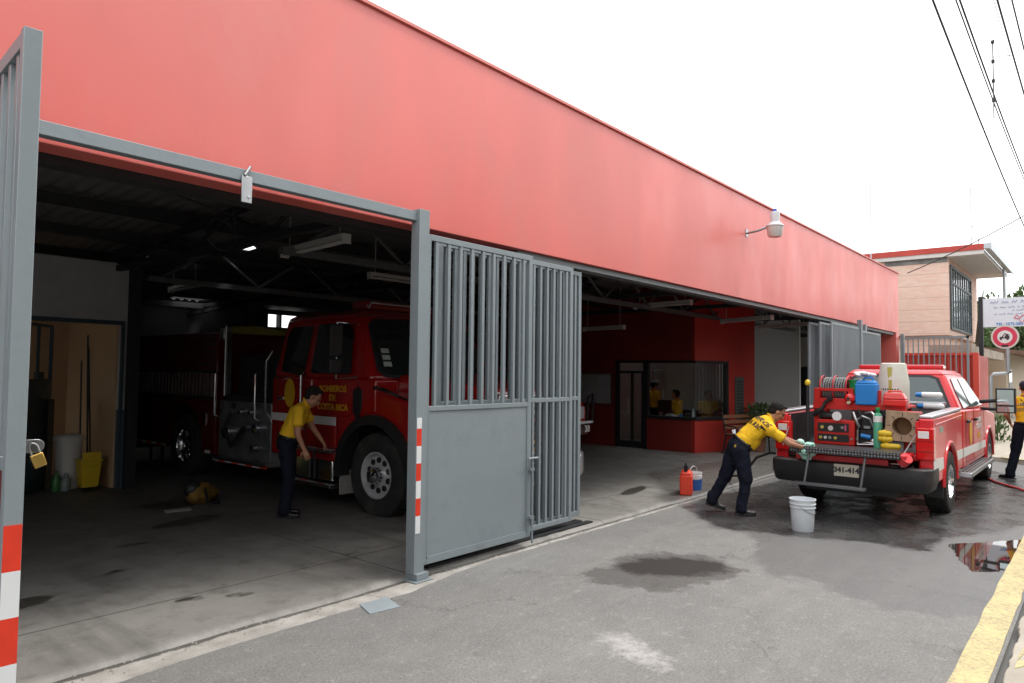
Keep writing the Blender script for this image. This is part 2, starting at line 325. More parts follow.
# 2: the worker in the dark bay, leaning to the fire engine's step
J=dict(pel=(-.02,0,.90),waist=(.02,0,1.06),chest=(.10,0,1.24),neck=(.19,0,1.38),head=(.27,0,1.46),sR=(.12,-.19,1.30),sL=(.14,.19,1.32),eR=(.12,-.24,1.03),hR=(.20,-.24,.84),eL=(.26,.20,1.07),hL=(.38,.10,.92),
 pR=(-.02,-.10,.87),pL=(-.02,.10,.87),kR=(.02,-.11,.48),kL=(.0,.12,.48),aR=(-.02,-.12,.10),aL=(-.04,.13,.10),hup=(-.4,0,.9),pnR=(0,1,0),pnL=(0,-.3,-1))
w2,s2,M2=person('man in yellow shirt leaning toward the step of the dark fire engine',(4.91,7.70,.03),math.atan2(-.62,.78),J,head_dir=(.75,0,-.6),seed=7)
# 3: the man at the right edge, walking away beyond the pickup
J=dict(pel=(0,0,.92),waist=(0,0,1.08),chest=(.01,0,1.28),neck=(.01,0,1.46),head=(.03,0,1.60),sR=(0,-.19,1.40),sL=(0,.19,1.40),eR=(-.04,-.27,1.13),hR=(.06,-.27,.90),eL=(-.02,.28,1.13),hL=(.16,.22,.98),
 pR=(0,-.10,.88),pL=(0,.10,.88),kR=(.03,-.13,.48),kL=(.06,.15,.48),aR=(-.05,-.15,.10),aL=(-.02,.24,.10),ftL=(.5,1,0),ftR=(1,-.2,0),pnR=(0,1,0),pnL=(0,-1,0))
w3,s3,M3=person('man in yellow shirt and navy cap standing with his back turned at the right edge',(15.75,1.12,0),.12,J,cap=True,head_dir=(1,.05,-.12),seed=4,scale=1.03)
on_surface('BOMBEROS\nCOSTA RICA',.075,frameM((-.15,0,1.27),(0,-1,0),(0,0,1)),s3,'back_lettering',mat('shirt_print',(.12,.12,.10),.7),w3,.002,1.3)
b=MB(); b.tube([(-.03,.10,1.45),(-.13,.02,1.33),(-.135,-.06,1.2),(-.10,-.13,1.08)],.006,6); b.build('shoulder_strap',BLACK,w3)
# 4-6: staff in the office
J=dict(pel=(0,0,.52),waist=(.02,0,.68),chest=(.05,0,.88),neck=(.06,0,1.05),head=(.09,0,1.19),sR=(.04,-.19,.99),sL=(.04,.19,.99),eR=(.12,-.25,.76),hR=(.34,-.18,.74),eL=(.12,.25,.76),hL=(.34,.18,.74),
 pR=(.02,-.10,.50),pL=(.02,.10,.50),kR=(.42,-.13,.50),kL=(.42,.13,.50),aR=(.40,-.14,.10),aL=(.40,.14,.10),pnR=(0,0,-1),pnL=(0,0,-1))
def chair(x,y,rz,lab):
    t=thing('office_chair',lab,'chair',(x,y,.03),rz); b=MB(); b.box(-.22,.22,-.22,.22,.38,.44); b.build('seat',BLACK,t,bevel=.02); b=MB(); b.box(-.27,-.23,-.2,.2,.55,.9); b.build('backrest',BLACK,t,bevel=.02); b=MB(); b.cyl((0,0,.05),(0,0,.38),.025); b.box(-.26,-.22,-.03,.03,.38,.6)
    for k in range(5): b.cyl((0,0,.07),(.25*math.cos(k*1.257),.25*math.sin(k*1.257),.04),.018,n=6)
    b.build('base',BLACK,t); return t
chair(16.35,8.25,2.9,'black office chair under the seated man facing the monitor'); person('man in yellow shirt sitting with his back to the left office window',(16.35,8.25,.12),1.6,J,vox=.013,seed=5)
chair(16.6,7.62,-1.9,'black office chair behind the right hand corner window'); person('man in yellow shirt sitting behind the right hand office corner window',(16.6,7.62,.12),-2.2,J,vox=.013,seed=6)
J=dict(pel=(0,0,.92),waist=(0,0,1.08),chest=(.01,0,1.28),neck=(.01,0,1.46),head=(.03,0,1.60),sR=(0,-.19,1.40),sL=(0,.19,1.40),eR=(.02,-.25,1.13),hR=(.2,-.2,1.0),eL=(.02,.25,1.13),hL=(.2,.2,1.0),pR=(0,-.10,.88),pL=(0,.10,.88),kR=(.03,-.11,.48),kL=(.03,.11,.48),aR=(0,-.12,.10),aL=(0,.12,.10),pnR=(0,1,0),pnL=(0,-1,0))
person('man in yellow shirt standing at the door side of the office window',(16.4,9.0,.03),-.5,J,vox=.013,seed=8,cap=True,scale=.93)
# ------------------------------------------------------------------ camera, light, view
cam=bpy.data.cameras.new('camera'); co=bpy.data.objects.new('camera',cam); COL.objects.link(co); S.camera=co
cam.sensor_width=36; cam.lens=705/1024*36; cam.clip_end=2000; cam.clip_start=.05
yaw,pit,rol=.700,.0435,.012
f_=V((math.cos(yaw)*math.cos(pit),math.sin(yaw)*math.cos(pit),math.sin(pit))); r_=V((math.sin(yaw),-math.cos(yaw),0)); u_=r_.cross(f_)
r2=r_*math.cos(rol)+u_*math.sin(rol); u2=u_*math.cos(rol)-r_*math.sin(rol)
Mc=Matrix((r2,u2,-f_)).transposed().to_4x4(); Mc.translation=(0,0,1.83); co.matrix_world=Mc
w=bpy.data.worlds.new('World'); S.world=w; w.use_nodes=True; nt=w.node_tree; N=nt.nodes; L=nt.links
bg=N['Background']; sky=N.new('ShaderNodeTexSky'); sky.sky_type='NISHITA'; sky.sun_disc=False
SUN_EL,SUN_AZ=R(62),R(-38)     # azimuth measured from +X towards +Y
sky.sun_elevation=SUN_EL; sky.sun_rotation=PI/2-SUN_AZ; sky.air_density=1.2; sky.dust_density=3
mx=N.new('ShaderNodeMix'); mx.data_type='RGBA'; mx.inputs[0].default_value=.86; L.new(sky.outputs[0],mx.inputs[6])
tcw=N.new('ShaderNodeTexCoord'); nz=N.new('ShaderNodeTexNoise'); nz.inputs['Scale'].default_value=2.2; nz.inputs['Detail'].default_value=4; L.new(tcw.outputs['Generated'],nz.inputs['Vector'])
cr=N.new('ShaderNodeMapRange'); cr.inputs[1].default_value=.3; cr.inputs[2].default_value=.7; cr.inputs[3].default_value=10.5; cr.inputs[4].default_value=12.5; L.new(nz.outputs[0],cr.inputs[0])
cc=N.new('ShaderNodeCombineColor'); [L.new(cr.outputs[0],cc.inputs[i]) for i in range(3)]; L.new(cc.outputs[0],mx.inputs[7])
L.new(mx.outputs[2],bg.inputs[0]); bg.inputs[1].default_value=.1
sl=bpy.data.lights.new('sun','SUN'); sl.energy=1.1; sl.angle=R(14); sl.color=(1,.96,.9); so=bpy.data.objects.new('sun',sl); COL.objects.link(so)
sd=V((math.cos(SUN_EL)*math.cos(SUN_AZ),math.cos(SUN_EL)*math.sin(SUN_AZ),math.sin(SUN_EL))); so.rotation_euler=sd.to_track_quat('Z','Y').to_euler()
S.view_settings.view_transform='Standard'; S.view_settings.look='None'; S.view_settings.exposure=1.02; S.view_settings.gamma=1
S.cycles.max_bounces=10; S.cycles.diffuse_bounces=8; S.cycles.glossy_bounces=4; S.cycles.transparent_max_bounces=12
S.cycles.use_denoising=True; S.cycles.sample_clamp_indirect=6; S.cycles.caustics_reflective=False; S.cycles.caustics_refractive=False

# ------------------------------------------------------------------ ground
def poly_sd(P,poly):      # signed distance (negative inside) from points to polygon
    poly=np.array(poly,float); d=np.full(len(P),1e9); ins=np.zeros(len(P),bool); n=len(poly)
    for i in range(n):
        a=poly[i];b=poly[(i+1)%n]; e=b-a; w_=P-a; t=np.clip((w_@e)/(e@e),0,1); q=w_-t[:,None]*e; d=np.minimum(d,np.hypot(q[:,0],q[:,1]))
        c1=(a[1]<=P[:,1])&(b[1]>P[:,1]); c2=(b[1]<=P[:,1])&(a[1]>P[:,1]); cr_=e[0]*w_[:,1]-e[1]*w_[:,0]
        ins^= (c1&(cr_>0))|(c2&(cr_<0))
    return np.where(ins,-d,d)
def blob(cx,cy,rx,ry,a=0,n=10): return [(cx+rx*math.cos(t)*math.cos(a)-ry*math.sin(t)*math.sin(a),cy+rx*math.cos(t)*math.sin(a)+ry*math.sin(t)*math.cos(a)) for t in [2*PI*i/n for i in range(n)]]
ZONES={'damp':([(9.18,5.25),(9.04,4.4),(8.22,3.79),(7.98,3.12),(6.99,2.68),(6.65,2.38),(6.5,2.0),(6.33,1.65),(6.31,1.24),(6.4,.9),(6.61,.6),(9.63,.5),(13.16,.5),(17.4,.7),(18.6,1.5),(18.6,3.73),(16.1,5.3),(13,5.3),(11.6,5.3),(9.99,5.2)],.35),
'wet':([(9.0,4.5),(8.34,3.83),(8.04,3.34),(8.24,3.06),(8.31,2.69),(8.57,2.07),(8.53,1.72),(8.61,1.45),(9.26,1.46),(10.25,1.0),(11.31,.6),(15.6,.6),(16.94,1.8),(18,3),(18,4.2),(14.76,4.5),(12.05,4.4),(10,4.6)],.18),
'mirror':([(9.12,1.36),(8.44,1.18),(7.95,1.0),(8.15,.8),(8.46,.71),(8.92,.62),(10.02,.65),(9.83,.86),(9.45,1.1)],.05),
'oil':([(5.3,3.62),(5.57,3.71),(5.88,3.67),(6.34,3.72),(6.79,3.3),(6.75,2.94),(6.54,2.59),(6.24,2.59),(5.96,2.77),(5.69,2.76),(5.38,2.93),(5.32,3.33)],.20),
'oil2':(blob(6.18,3.2,.55,.33,-.7),.14),
'white':([(4.26,2.7),(4.35,2.6),(4.26,2.43),(4.17,2.2),(4.04,2.15),(4.05,2.28),(4.06,2.43)],.13),
'crack':([(-2,4.655),(25,4.655),(25,4.9),(-2,4.9)],.03),
'cem':([(-2,4.3),(.5,4.36),(1.59,4.42),(2.24,4.46),(2.98,4.46),(4.01,4.44),(4.7,4.56),(5.18,4.60),(6.92,4.60),(9.42,4.60),(24,4.62),(24,4.9),(-2,4.9)],.03)}
def grid_sheet(name,x0,x1,y0,y1,h,z,material,zones,zf=None):
    nx=int((x1-x0)/h)+1; ny=int((y1-y0)/h)+1; xs=np.linspace(x0,x1,nx); ys=np.linspace(y0,y1,ny)
    X,Y=np.meshgrid(xs,ys,indexing='ij'); P=np.stack([X.ravel(),Y.ravel()],1); Z=np.full(len(P),z) if zf is None else zf(P)
    idx=np.arange(nx*ny).reshape(nx,ny); F=np.stack([idx[:-1,:-1],idx[1:,:-1],idx[1:,1:],idx[:-1,1:]],-1).reshape(-1,4)
    me=bpy.data.meshes.new(name); me.from_pydata(np.column_stack([P,Z]).tolist(),[],F.tolist()); me.update()
    for k,(poly,soft) in zones.items():
        a=me.attributes.new(k,'FLOAT','POINT'); a.data.foreach_set('value',np.clip(.5-poly_sd(P,poly)/(2*soft),0,1).astype(np.float32))
    me.materials.append(material); me.shade_smooth(); o=bpy.data.objects.new(name,me); COL.objects.link(o); o['kind']='structure'; return o
def node(t,**k):
    n=NT.nodes.new(t)
    for a,b in k.items(): setattr(n,a,b)
    return n
def nmix(fac,a,b):
    x=node('ShaderNodeMix',data_type='RGBA'); 
    for s,i in ((fac,0),(a,6),(b,7)):
        if isinstance(s,tuple): x.inputs[i].default_value=(*s,1)
        elif isinstance(s,(int,float)): x.inputs[i].default_value=s
        else: NT.links.new(s,x.inputs[i])
    return x.outputs[2]
def nmath(op,a,b=0.,c=0.,clamp=False):
    x=node('ShaderNodeMath',operation=op,use_clamp=clamp)
    for i,s in enumerate((a,b,c)):
        if isinstance(s,(int,float)): x.inputs[i].default_value=s
        else: NT.links.new(s,x.inputs[i])
    return x.outputs[0]
def nnoise(scale,detail=5,rough=.55,vec=None,typ='ShaderNodeTexNoise'):
    n=node(typ); n.inputs['Scale'].default_value=scale
    if typ=='ShaderNodeTexNoise': n.inputs['Detail'].default_value=detail; n.inputs['Roughness'].default_value=rough
    NT.links.new(vec,n.inputs['Vector']); return n.outputs[0]
def nrange(v,a,b,c=0.,d=1.):
    m=node('ShaderNodeMapRange'); NT.links.new(v,m.inputs[0]); 
    for i,s in zip((1,2,3,4),(a,b,c,d)): m.inputs[i].default_value=s
    return m.outputs[0]
def new_nt(name):
    global NT
    m=bpy.data.materials.new(name); m.use_nodes=True; NT=m.node_tree; MATS[name]=m; return m,NT.nodes['Principled BSDF']
def zone(k,n1,amp=.9,w_=.12):
    a=node('ShaderNodeAttribute'); a.attribute_name=k
    return nrange(nmath('MULTIPLY_ADD',nmath('SUBTRACT',n1,.5),amp,a.outputs['Fac']),.5-w_,.5+w_)
# asphalt
ASPH,b=new_nt('asphalt'); tc=node('ShaderNodeTexCoord').outputs['Object']; Lk=NT.links.new
big=nnoise(.55,4,.6,tc); med=nnoise(3.2,6,.65,tc); fine=nnoise(55,3,.7,tc); agg=nnoise(150,2,.5,tc,'ShaderNodeTexVoronoi'); 
agc=nnoise(300,2,.8,tc)
c=nmix(nrange(big,.3,.7),(.165,.163,.158),(.21,.207,.198)); c=nmix(nmath('MULTIPLY',nrange(med,.45,.75),.5),c,(.125,.122,.118))
c=nmix(nmath('MULTIPLY',nrange(fine,.5,.72),.55),c,(.31,.30,.29)); c=nmix(nmath('MULTIPLY',nrange(fine,.46,.3),.6),c,(.06,.06,.058)); c=nmix(nmath('MULTIPLY',nrange(agc,.62,.75),.7),c,(.40,.39,.37))
mps=node('ShaderNodeMapping'); mps.inputs['Scale'].default_value=(.35,2.5,1); Lk(tc,mps.inputs[0]); tr=nnoise(1.3,4,.6,mps.outputs[0])
c=nmix(nmath('MULTIPLY',nrange(tr,.52,.7),.35),c,(.26,.255,.24))
sp=nnoise(2.1,7,.75,tc); c=nmix(nmath('MULTIPLY',nrange(sp,.63,.68),.5),c,(.085,.08,.075))
cem=zone('cem',med,.75,.05); c=nmix(cem,c,nmix(nrange(med,.35,.65),(.30,.28,.25),(.47,.45,.42)))
ck=zone('crack',nnoise(5,6,.75,tc),1.2,.1); c=nmix(nmath('MULTIPLY',ck,.85),c,(.05,.045,.04)); wh=zone('white',nnoise(11,8,.85,tc),3.2,.35); c=nmix(nmath('MULTIPLY',wh,.55),c,(.55,.54,.52))
vc=node('ShaderNodeTexVoronoi',feature='DISTANCE_TO_EDGE'); vc.inputs['Scale'].default_value=.42; dv=node('ShaderNodeVectorMath',operation='ADD'); nv=node('ShaderNodeTexNoise'); nv.inputs['Scale'].default_value=2.4; nv.inputs['Detail'].default_value=8; nv.inputs['Roughness'].default_value=.75; Lk(tc,nv.inputs['Vector']); sv=node('ShaderNodeVectorMath',operation='SCALE'); sv.inputs['Scale'].default_value=.9; Lk(nv.outputs['Color'],sv.inputs[0]); Lk(tc,dv.inputs[0]); Lk(sv.outputs[0],dv.inputs[1]); Lk(dv.outputs[0],vc.inputs['Vector'])
crk=nmath('MULTIPLY',nrange(vc.outputs['Distance'],.0,.006,1,0),nrange(nnoise(.9,3,.5,tc),.47,.56)); c=nmix(nmath('MULTIPLY',crk,.75),c,(.05,.048,.045))
damp=zone('damp',nnoise(3.2,7,.65,tc),1.5,.10); wet=zone('wet',nnoise(3.0,7,.7,tc),1.4,.15); mir=zone('mirror',nnoise(7,6,.6,tc),1.1,.08); oil=zone('oil',nnoise(3.4,7,.7,tc),2.0,.10); oilc=zone('oil',nnoise(5,6,.65,tc),.3,.06)
c=nmix(nmath('MULTIPLY',damp,.42),c,(.05,.054,.06)); c=nmix(nmath('MULTIPLY',wet,.72),c,(.028,.027,.027)); c=nmix(nmath('MULTIPLY',oil,.62),c,(.05,.044,.040)); oil2=zone('oil2',nnoise(4.2,7,.7,tc),1.8,.2); c=nmix(nmath('MULTIPLY',oil2,.92),c,(.016,.012,.010)); c=nmix(mir,c,(.02,.019,.018))
Lk(c,b.inputs['Base Color'])
rg=nmath('MULTIPLY_ADD',fine,.15,.78); rg=nmath('SUBTRACT',rg,nmath('MULTIPLY',damp,.30)); wn=nrange(nnoise(2.6,4,.6,tc),.40,.60)
rg=nmath('SUBTRACT',rg,nmath('MULTIPLY',wet,nmath('MULTIPLY_ADD',wn,.32,.14))); rg=nmath('SUBTRACT',rg,nmath('MULTIPLY',oil,.04)); rg=nmath('MULTIPLY',rg,nmath('SUBTRACT',1.,nmath('MULTIPLY',mir,.97)),0,True); Lk(rg,b.inputs['Roughness'])
bp=node('ShaderNodeBump'); bp.inputs['Distance'].default_value=.006; Lk(nmath('ADD',nmath('MULTIPLY',fine,1.),nmath('MULTIPLY',agg,.5)),bp.inputs['Height'])
Lk(nmath('MULTIPLY',nmath('SUBTRACT',.75,nmath('MULTIPLY',wet,.38)),nmath('SUBTRACT',1.,mir)),bp.inputs['Strength']); Lk(bp.outputs[0],b.inputs['Normal'])
# concrete floor
SLAB,b=new_nt('bay_concrete'); tc=node('ShaderNodeTexCoord').outputs['Object']; Lk=NT.links.new
big=nnoise(.7,5,.6,tc); med=nnoise(3.5,7,.7,tc); fine=nnoise(70,3,.7,tc); st=nnoise(1.7,8,.75,tc)
c=nmix(nrange(big,.3,.7),(.21,.20,.185),(.29,.28,.26)); c=nmix(nmath('MULTIPLY',nrange(med,.5,.7),.6),c,(.095,.088,.08)); c=nmix(nmath('MULTIPLY',nrange(st,.6,.68),.7),c,(.055,.05,.045)); c=nmix(nmath('MULTIPLY',nrange(fine,.55,.7),.35),c,(.30,.29,.27))
mps=node('ShaderNodeMapping'); mps.inputs['Scale'].default_value=(2.2,.3,1); Lk(tc,mps.inputs[0]); tr=nnoise(1.6,5,.6,mps.outputs[0]); c=nmix(nmath('MULTIPLY',nrange(tr,.5,.68),.5),c,(.10,.094,.086))
sep=node('ShaderNodeSeparateXYZ'); Lk(tc,sep.inputs[0])
def joint(o,p,off): 
    fr=nmath('ABSOLUTE',nmath('SUBTRACT',nmath('FRACT',nmath('MULTIPLY_ADD',o,1/p,off)),.5)); return nrange(fr,.0022,.004,1,0)
jt=nmath('MAXIMUM',joint(sep.outputs[0],3.1,.12),joint(sep.outputs[1],2.6,.35)); c=nmix(nmath('MULTIPLY',jt,.75),c,(.04,.037,.034))
sta=zone('stain',nnoise(6,5,.7,tc),.7,.12); c=nmix(nmath('MULTIPLY',sta,.85),c,(.03,.024,.019))
deep_shade=zone('grime_shade',nnoise(1.1,6,.7,tc),1.0,.5); c=nmix(nmath('MULTIPLY',deep_shade,.72),c,(.05,.046,.042)); dmp=zone('wetfloor',nnoise(1.5,5,.6,tc),1.1,.25); c=nmix(nmath('MULTIPLY',dmp,.5),c,(.05,.046,.042))  # dark tone over the deep floor: parking dirt plus painted-in indoor shade
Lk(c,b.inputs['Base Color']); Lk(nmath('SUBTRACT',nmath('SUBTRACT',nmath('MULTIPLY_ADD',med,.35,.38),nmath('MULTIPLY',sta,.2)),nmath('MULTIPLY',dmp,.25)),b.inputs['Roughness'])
bp=node('ShaderNodeBump'); bp.inputs['Distance'].default_value=.004; bp.inputs['Strength'].default_value=.5; Lk(nmath('ADD',fine,nmath('MULTIPLY',jt,-2.)),bp.inputs['Height']); Lk(bp.outputs[0],b.inputs['Normal'])
from mathutils import noise as mnoise
road=grid_sheet('road',-2.2,18.9,.55,4.9,.05,0.,ASPH,ZONES)
# bay slab: its front edge is a worn, uneven lip
def slab():
    x0,x1,y0,y1,h=-1.5,24.2,4.72,17.0,.08; nx=int((x1-x0)/h)+1
    ys=[4.70,4.725,4.76,4.8]+[4.88+.08*i for i in range(60)]+[9.8+.5*i for i in range(15)]
    V_=[];F=[]
    for i in range(nx):
        x=x0+(x1-x0)*i/(nx-1); e=(mnoise.noise(V((x*1.3,0,0)))*.035+mnoise.noise(V((x*6,3,0)))*.02)
        for j,y in enumerate(ys): V_.append((x,y+(e if j<4 else 0), -.01 if j==0 else (.02 if j==1 else .032)))
    m=len(ys)
    for i in range(nx-1):
        for j in range(m-1): F.append((i*m+j,(i+1)*m+j,(i+1)*m+j+1,i*m+j+1))
    me=bpy.data.meshes.new('floor'); me.from_pydata(V_,[],F); P=np.array(V_)[:,:2]
    zs=[blob(1.72,6.3,.3,.13,.3),blob(2.97,5.32,.1,.05,-.4),blob(2.68,5.5,.14,.05,-.3),blob(4.0,8.3,.5,.2,.2),blob(3.1,7.6,.2,.06),blob(2.55,6.7,.13,.05,.4),blob(4.4,9.5,.5,.3),blob(9.6,5.6,.5,.12,.2),blob(8.2,6.3,.3,.1),blob(1.4,6.9,.6,.03,.1)]
    v=np.zeros(len(P))
    for z_ in zs: v=np.maximum(v,np.clip(.5-poly_sd(P,z_)/.14,0,1))
    me.attributes.new('stain','FLOAT','POINT').data.foreach_set('value',v.astype(np.float32))
    v=np.clip(.5-poly_sd(P,[(8.8,4.6),(9.8,5.2),(11.4,6.4),(14,6.2),(16,5.4),(19,4.5)])/.5,0,1); me.attributes.new('wetfloor','FLOAT','POINT').data.foreach_set('value',v.astype(np.float32))
    v=np.clip(.5-poly_sd(P,[(-2,7.0),(2.5,6.6),(5,6.3),(8.5,6.2),(12,6.6),(14,7.6),(14.5,17.5),(-2,17.5)])/2.2,0,1); me.attributes.new('grime_shade','FLOAT','POINT').data.foreach_set('value',v.astype(np.float32))  # soft-edged area paints the light's fall-off into the floor, over parking dirt
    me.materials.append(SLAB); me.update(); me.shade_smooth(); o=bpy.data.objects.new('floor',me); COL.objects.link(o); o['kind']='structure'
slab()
FAR=mat('far_asphalt',(.15,.148,.143),.8,var=.25,vs=.8,bump=.4,bs=40,col2=(.11,.108,.1))
b_=MB(); b_.box(-300,400,-300,300,-.6,-.03); o=b_.build('ground',FAR,ang=None); o['kind']='structure'
b_=MB(); b_.box(18.9,80,.55,1.6,-.2,.0); b_.box(-2.2,80,-8,-1.6,-.2,0); b_.box(-40,-2.2,-8,4.9,-.2,-.002); o=b_.build('side_road',FAR,ang=None); o['kind']='structure'
PAVE=mat('pale_pavement',(.47,.43,.36),.85,var=.22,vs=3,bump=.4,bs=50,grime_shade=(.33,.30,.25),gs=1.6)
def paver():
    # near pavement with a broken, crumbling edge
    pts=[]; x=-2.
    while x<80:
        pts.append((x,.50+.035*mnoise.noise(V((x*2.1,0,5)))+.02*mnoise.noise(V((x*9,0,1))))); x+=.06 if x<13 else 1.5
    b=MB(); b.prism([(80,-1.6),(-2,-1.6)]+pts,'z',-.1,.055); o=b.build('pavement',PAVE,bevel=.008,ang=30); o['kind']='structure'
paver()
b_=MB(); b_.prism([(18.75,1.75),(18.45,1.25),(19,1.1),(80,1.1),(80,12),(24.3,12),(24.3,4.7),(18.9,4.7)],'z',-.1,.10); o=b_.build('far_pavement',PAVE,bevel=.01); o['kind']='structure'
YP,b=new_nt('yellow_road_paint'); tc=node('ShaderNodeTexCoord').outputs['Object']; Lk=NT.links.new
wn=nnoise(26,8,.85,tc); w2=nnoise(3,5,.7,tc); c=nmix(nrange(nmath('ADD',wn,nmath('MULTIPLY',w2,.35)),.64,.80),(.60,.50,.25),(.24,.22,.18)); c=nmix(nmath('MULTIPLY',nrange(w2,.4,.65),.35),c,(.45,.36,.17)); Lk(c,b.inputs['Base Color']); b.inputs['Roughness'].default_value=.75
bp=node('ShaderNodeBump'); bp.inputs['Strength'].default_value=.6; bp.inputs['Distance'].default_value=.006; Lk(nnoise(90,3,.7,tc),bp.inputs['Height']); Lk(bp.outputs[0],b.inputs['Normal'])
b_=MB(); pts=[]; q=[]; x=-2.
while x<18.6: pts.append((x,.575+.012*mnoise.noise(V((x*3,1,1))))); q.append((x,.765+.012*mnoise.noise(V((x*2,7,1))))); x+=.12
b_.prism(pts+q[::-1],'z',0.,.004); o=b_.build('road_marking',YP,ang=None); o['kind']='structure'
b_=MB(); b_.prism([(5.36,.46),(5.5,.46),(6.25,.05),(6.15,.02)],'z',.055,.0592); b_.prism([(5.50,.46),(5.60,.46),(7.1,.36),(7.1,.26)],'z',.055,.0595)
b_.prism([(18.42,1.22),(18.55,1.2),(18.86,1.74),(18.74,1.8)],'z',.1,.104); b_.box(18.3,19.6,.95,1.04,0,.004); o=b_.build('kerb_marking',YP,ang=None); o['kind']='structure'

# ------------------------------------------------------------------ fire station
st=thing('fire_station','long single storey fire station with red rendered parapet above the open bays','building',(0,0,0))
b=MB(); b.box(-5,24.2,4.85,5.07,3.17,5.0); b.build('front_parapet',RED_WALL,st,bevel=.006)
b=MB(); b.box(-5,24.23,4.82,5.10,5.0,5.03); b.build('coping',mat('coping_metal',(.62,.20,.17),.5),st)
b=MB(); b.box(24.0,24.2,5.07,17,3.1,5.0); b.box(24.0,24.2,5.9,17,0,1.0); b.build('end_wall_base',LOW_WALL,st)
b=MB(); b.box(24.02,24.19,5.9,17,1.0,3.1); b.build('end_wall',WHITE_WALL,st)
b=MB(); b.box(23.85,24.2,4.85,5.9,0,3.17); b.build('end_pier',RED_WALL,st)
b=MB(); b.box(23.96,24.0,7.1,7.97,0,2.12); d=b.build('door',mat('black_door',(.02,.022,.026),.5),st); b=MB(); b.cyl((23.92,7.85,1.0),(23.92,7.74,1.0),.012); b.box(23.9,23.96,7.83,7.87,.96,1.04); b.build('handle',STEEL,d)
b=MB(); b.box(-5,24.0,5.08,5.26,3.12,3.30); b.box(-5,24.0,5.07,5.2,3.30,3.42); b.build('front_beam',STEEL_DARK,st)
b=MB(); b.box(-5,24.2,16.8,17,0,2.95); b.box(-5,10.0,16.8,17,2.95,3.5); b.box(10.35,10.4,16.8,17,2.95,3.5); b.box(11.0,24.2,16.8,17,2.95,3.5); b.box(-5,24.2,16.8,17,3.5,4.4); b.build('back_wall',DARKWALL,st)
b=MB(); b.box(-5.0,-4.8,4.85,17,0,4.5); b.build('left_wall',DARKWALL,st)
# left store room with its doorway
b=MB(); b.box(-4.8,3.05,11.2,11.38,1.2,3.38); b.box(3.05,4.31,11.2,11.38,2.50,3.38); b.box(4.31,4.47,11.2,11.38,1.2,3.38); b.box(4.31,4.47,11.38,13.6,1.2,3.38); b.build('room_wall',mat('grey_room_wall',(.50,.51,.53),.8,var=.1),st)
b=MB(); b.box(-4.8,3.05,11.2,11.38,0,1.2); b.box(4.31,4.47,11.2,11.38,0,1.2); b.box(4.31,4.47,11.38,13.6,0,1.2); b.build('room_wall_base',mat('blue_room_base',(.10,.15,.20),.6,var=.15),st)
b=MB(); b.box(-4.8,4.31,13.4,13.6,.03,3.4); b.box(4.28,4.31,11.4,13.4,.03,3.4); b.build('room_back_wall',BEIGE,st)
b=MB(); b.box(3.05,3.09,11.17,11.22,0,2.52); b.box(4.27,4.31,11.17,11.22,0,2.52); b.box(3.09,4.27,11.17,11.22,2.46,2.52); b.build('door_frame',mat('dark_blue_frame',(.04,.07,.09),.5),st)
def roof():
    nx=int(29.2/.045); V_=[];F=[]; m=34
    holes=[(16.6,18.6,9,16),(-4.0,.6,18,22),(4.98,5.12,20,20),(5.26,5.30,19,19),(5.46,5.50,18,18),(5.84,5.95,15,15),(7.2,7.9,29,30),(8.2,8.4,31,31)]  # first two openings added to let daylight into the office and store room
    for i in range(nx+1):
        x=-5+29.2*i/nx; z=.022*math.cos(2*PI*x/.18)
        for j in range(m): y=5.07+(17-5.07)*j/(m-1); V_.append((x,y,4.15-.065*(y-5)+z))
    for i in range(nx):
        x=-5+29.2*i/nx
        for j in range(m-1):
            if any(a<=x<=b_ and c<=j<=d for a,b_,c,d in holes): continue
            F.append((i*m+j,(i+1)*m+j,(i+1)*m+j+1,i*m+j+1))
    me=bpy.data.meshes.new('roof_sheet'); me.from_pydata(V_,[],F); me.materials.append(ROOF); me.shade_smooth(); o=bpy.data.objects.new('roof_sheet',me); COL.objects.link(o); o.parent=st
roof()
for k,y in enumerate([6.2,7.6,9.0,10.4,11.8,13.2,14.6,16.0]):
    z=4.10-.065*(y-5)-.10; b=MB(); b.box(-4.8,24,y-.03,y+.03,z-.07,z+.05); b.box(-4.8,24,y-.0,y+.09,z-.072,z-.062); b.build('purlin',STEEL_DARK,st)
def truss(x):
    b=MB(); z0=lambda y:3.30+.02*(y-5)/11; zt=lambda y:4.0-.065*(y-5)-.08
    b.box(x-.04,x+.04,5.2,16.8,3.26,3.34); b.hexa([(x-.04,5.2,zt(5.2)-.08),(x+.04,5.2,zt(5.2)-.08),(x+.04,16.8,zt(16.8)-.08),(x-.04,16.8,zt(16.8)-.08)],[(x-.04,5.2,zt(5.2)),(x+.04,5.2,zt(5.2)),(x+.04,16.8,zt(16.8)),(x-.04,16.8,zt(16.8))])
    y=5.3; up=True
    while y<16.2:
        b.cyl((x,y,3.33 if up else zt(y)-.06),(x,y+.9,zt(y+.9)-.06 if up else 3.33),.025,n=6); y+=.9; up=not up
    return b.build('truss',STEEL_DARK,st)
for x in (.5,4.2,7.9,11.6,14.4,18.5,21.5): truss(x)
def xtruss(y,x0,x1):
    b=MB(); b.box(x0,x1,y-.05,y+.05,3.12,3.2); b.box(x0,x1,y-.05,y+.05,3.72,3.8); x=x0+.2; up=True
    while x<x1-.9: b.cyl((x,y,3.2 if up else 3.74),(x+.8,y,3.74 if up else 3.2),.025,n=6); x+=.8; up=not up
    return b.build('cross_truss',mat('grey_truss',(.10,.11,.115),.6,var=.2),st)
xtruss(7.0,4.3,24); xtruss(10.9,4.5,15.1)
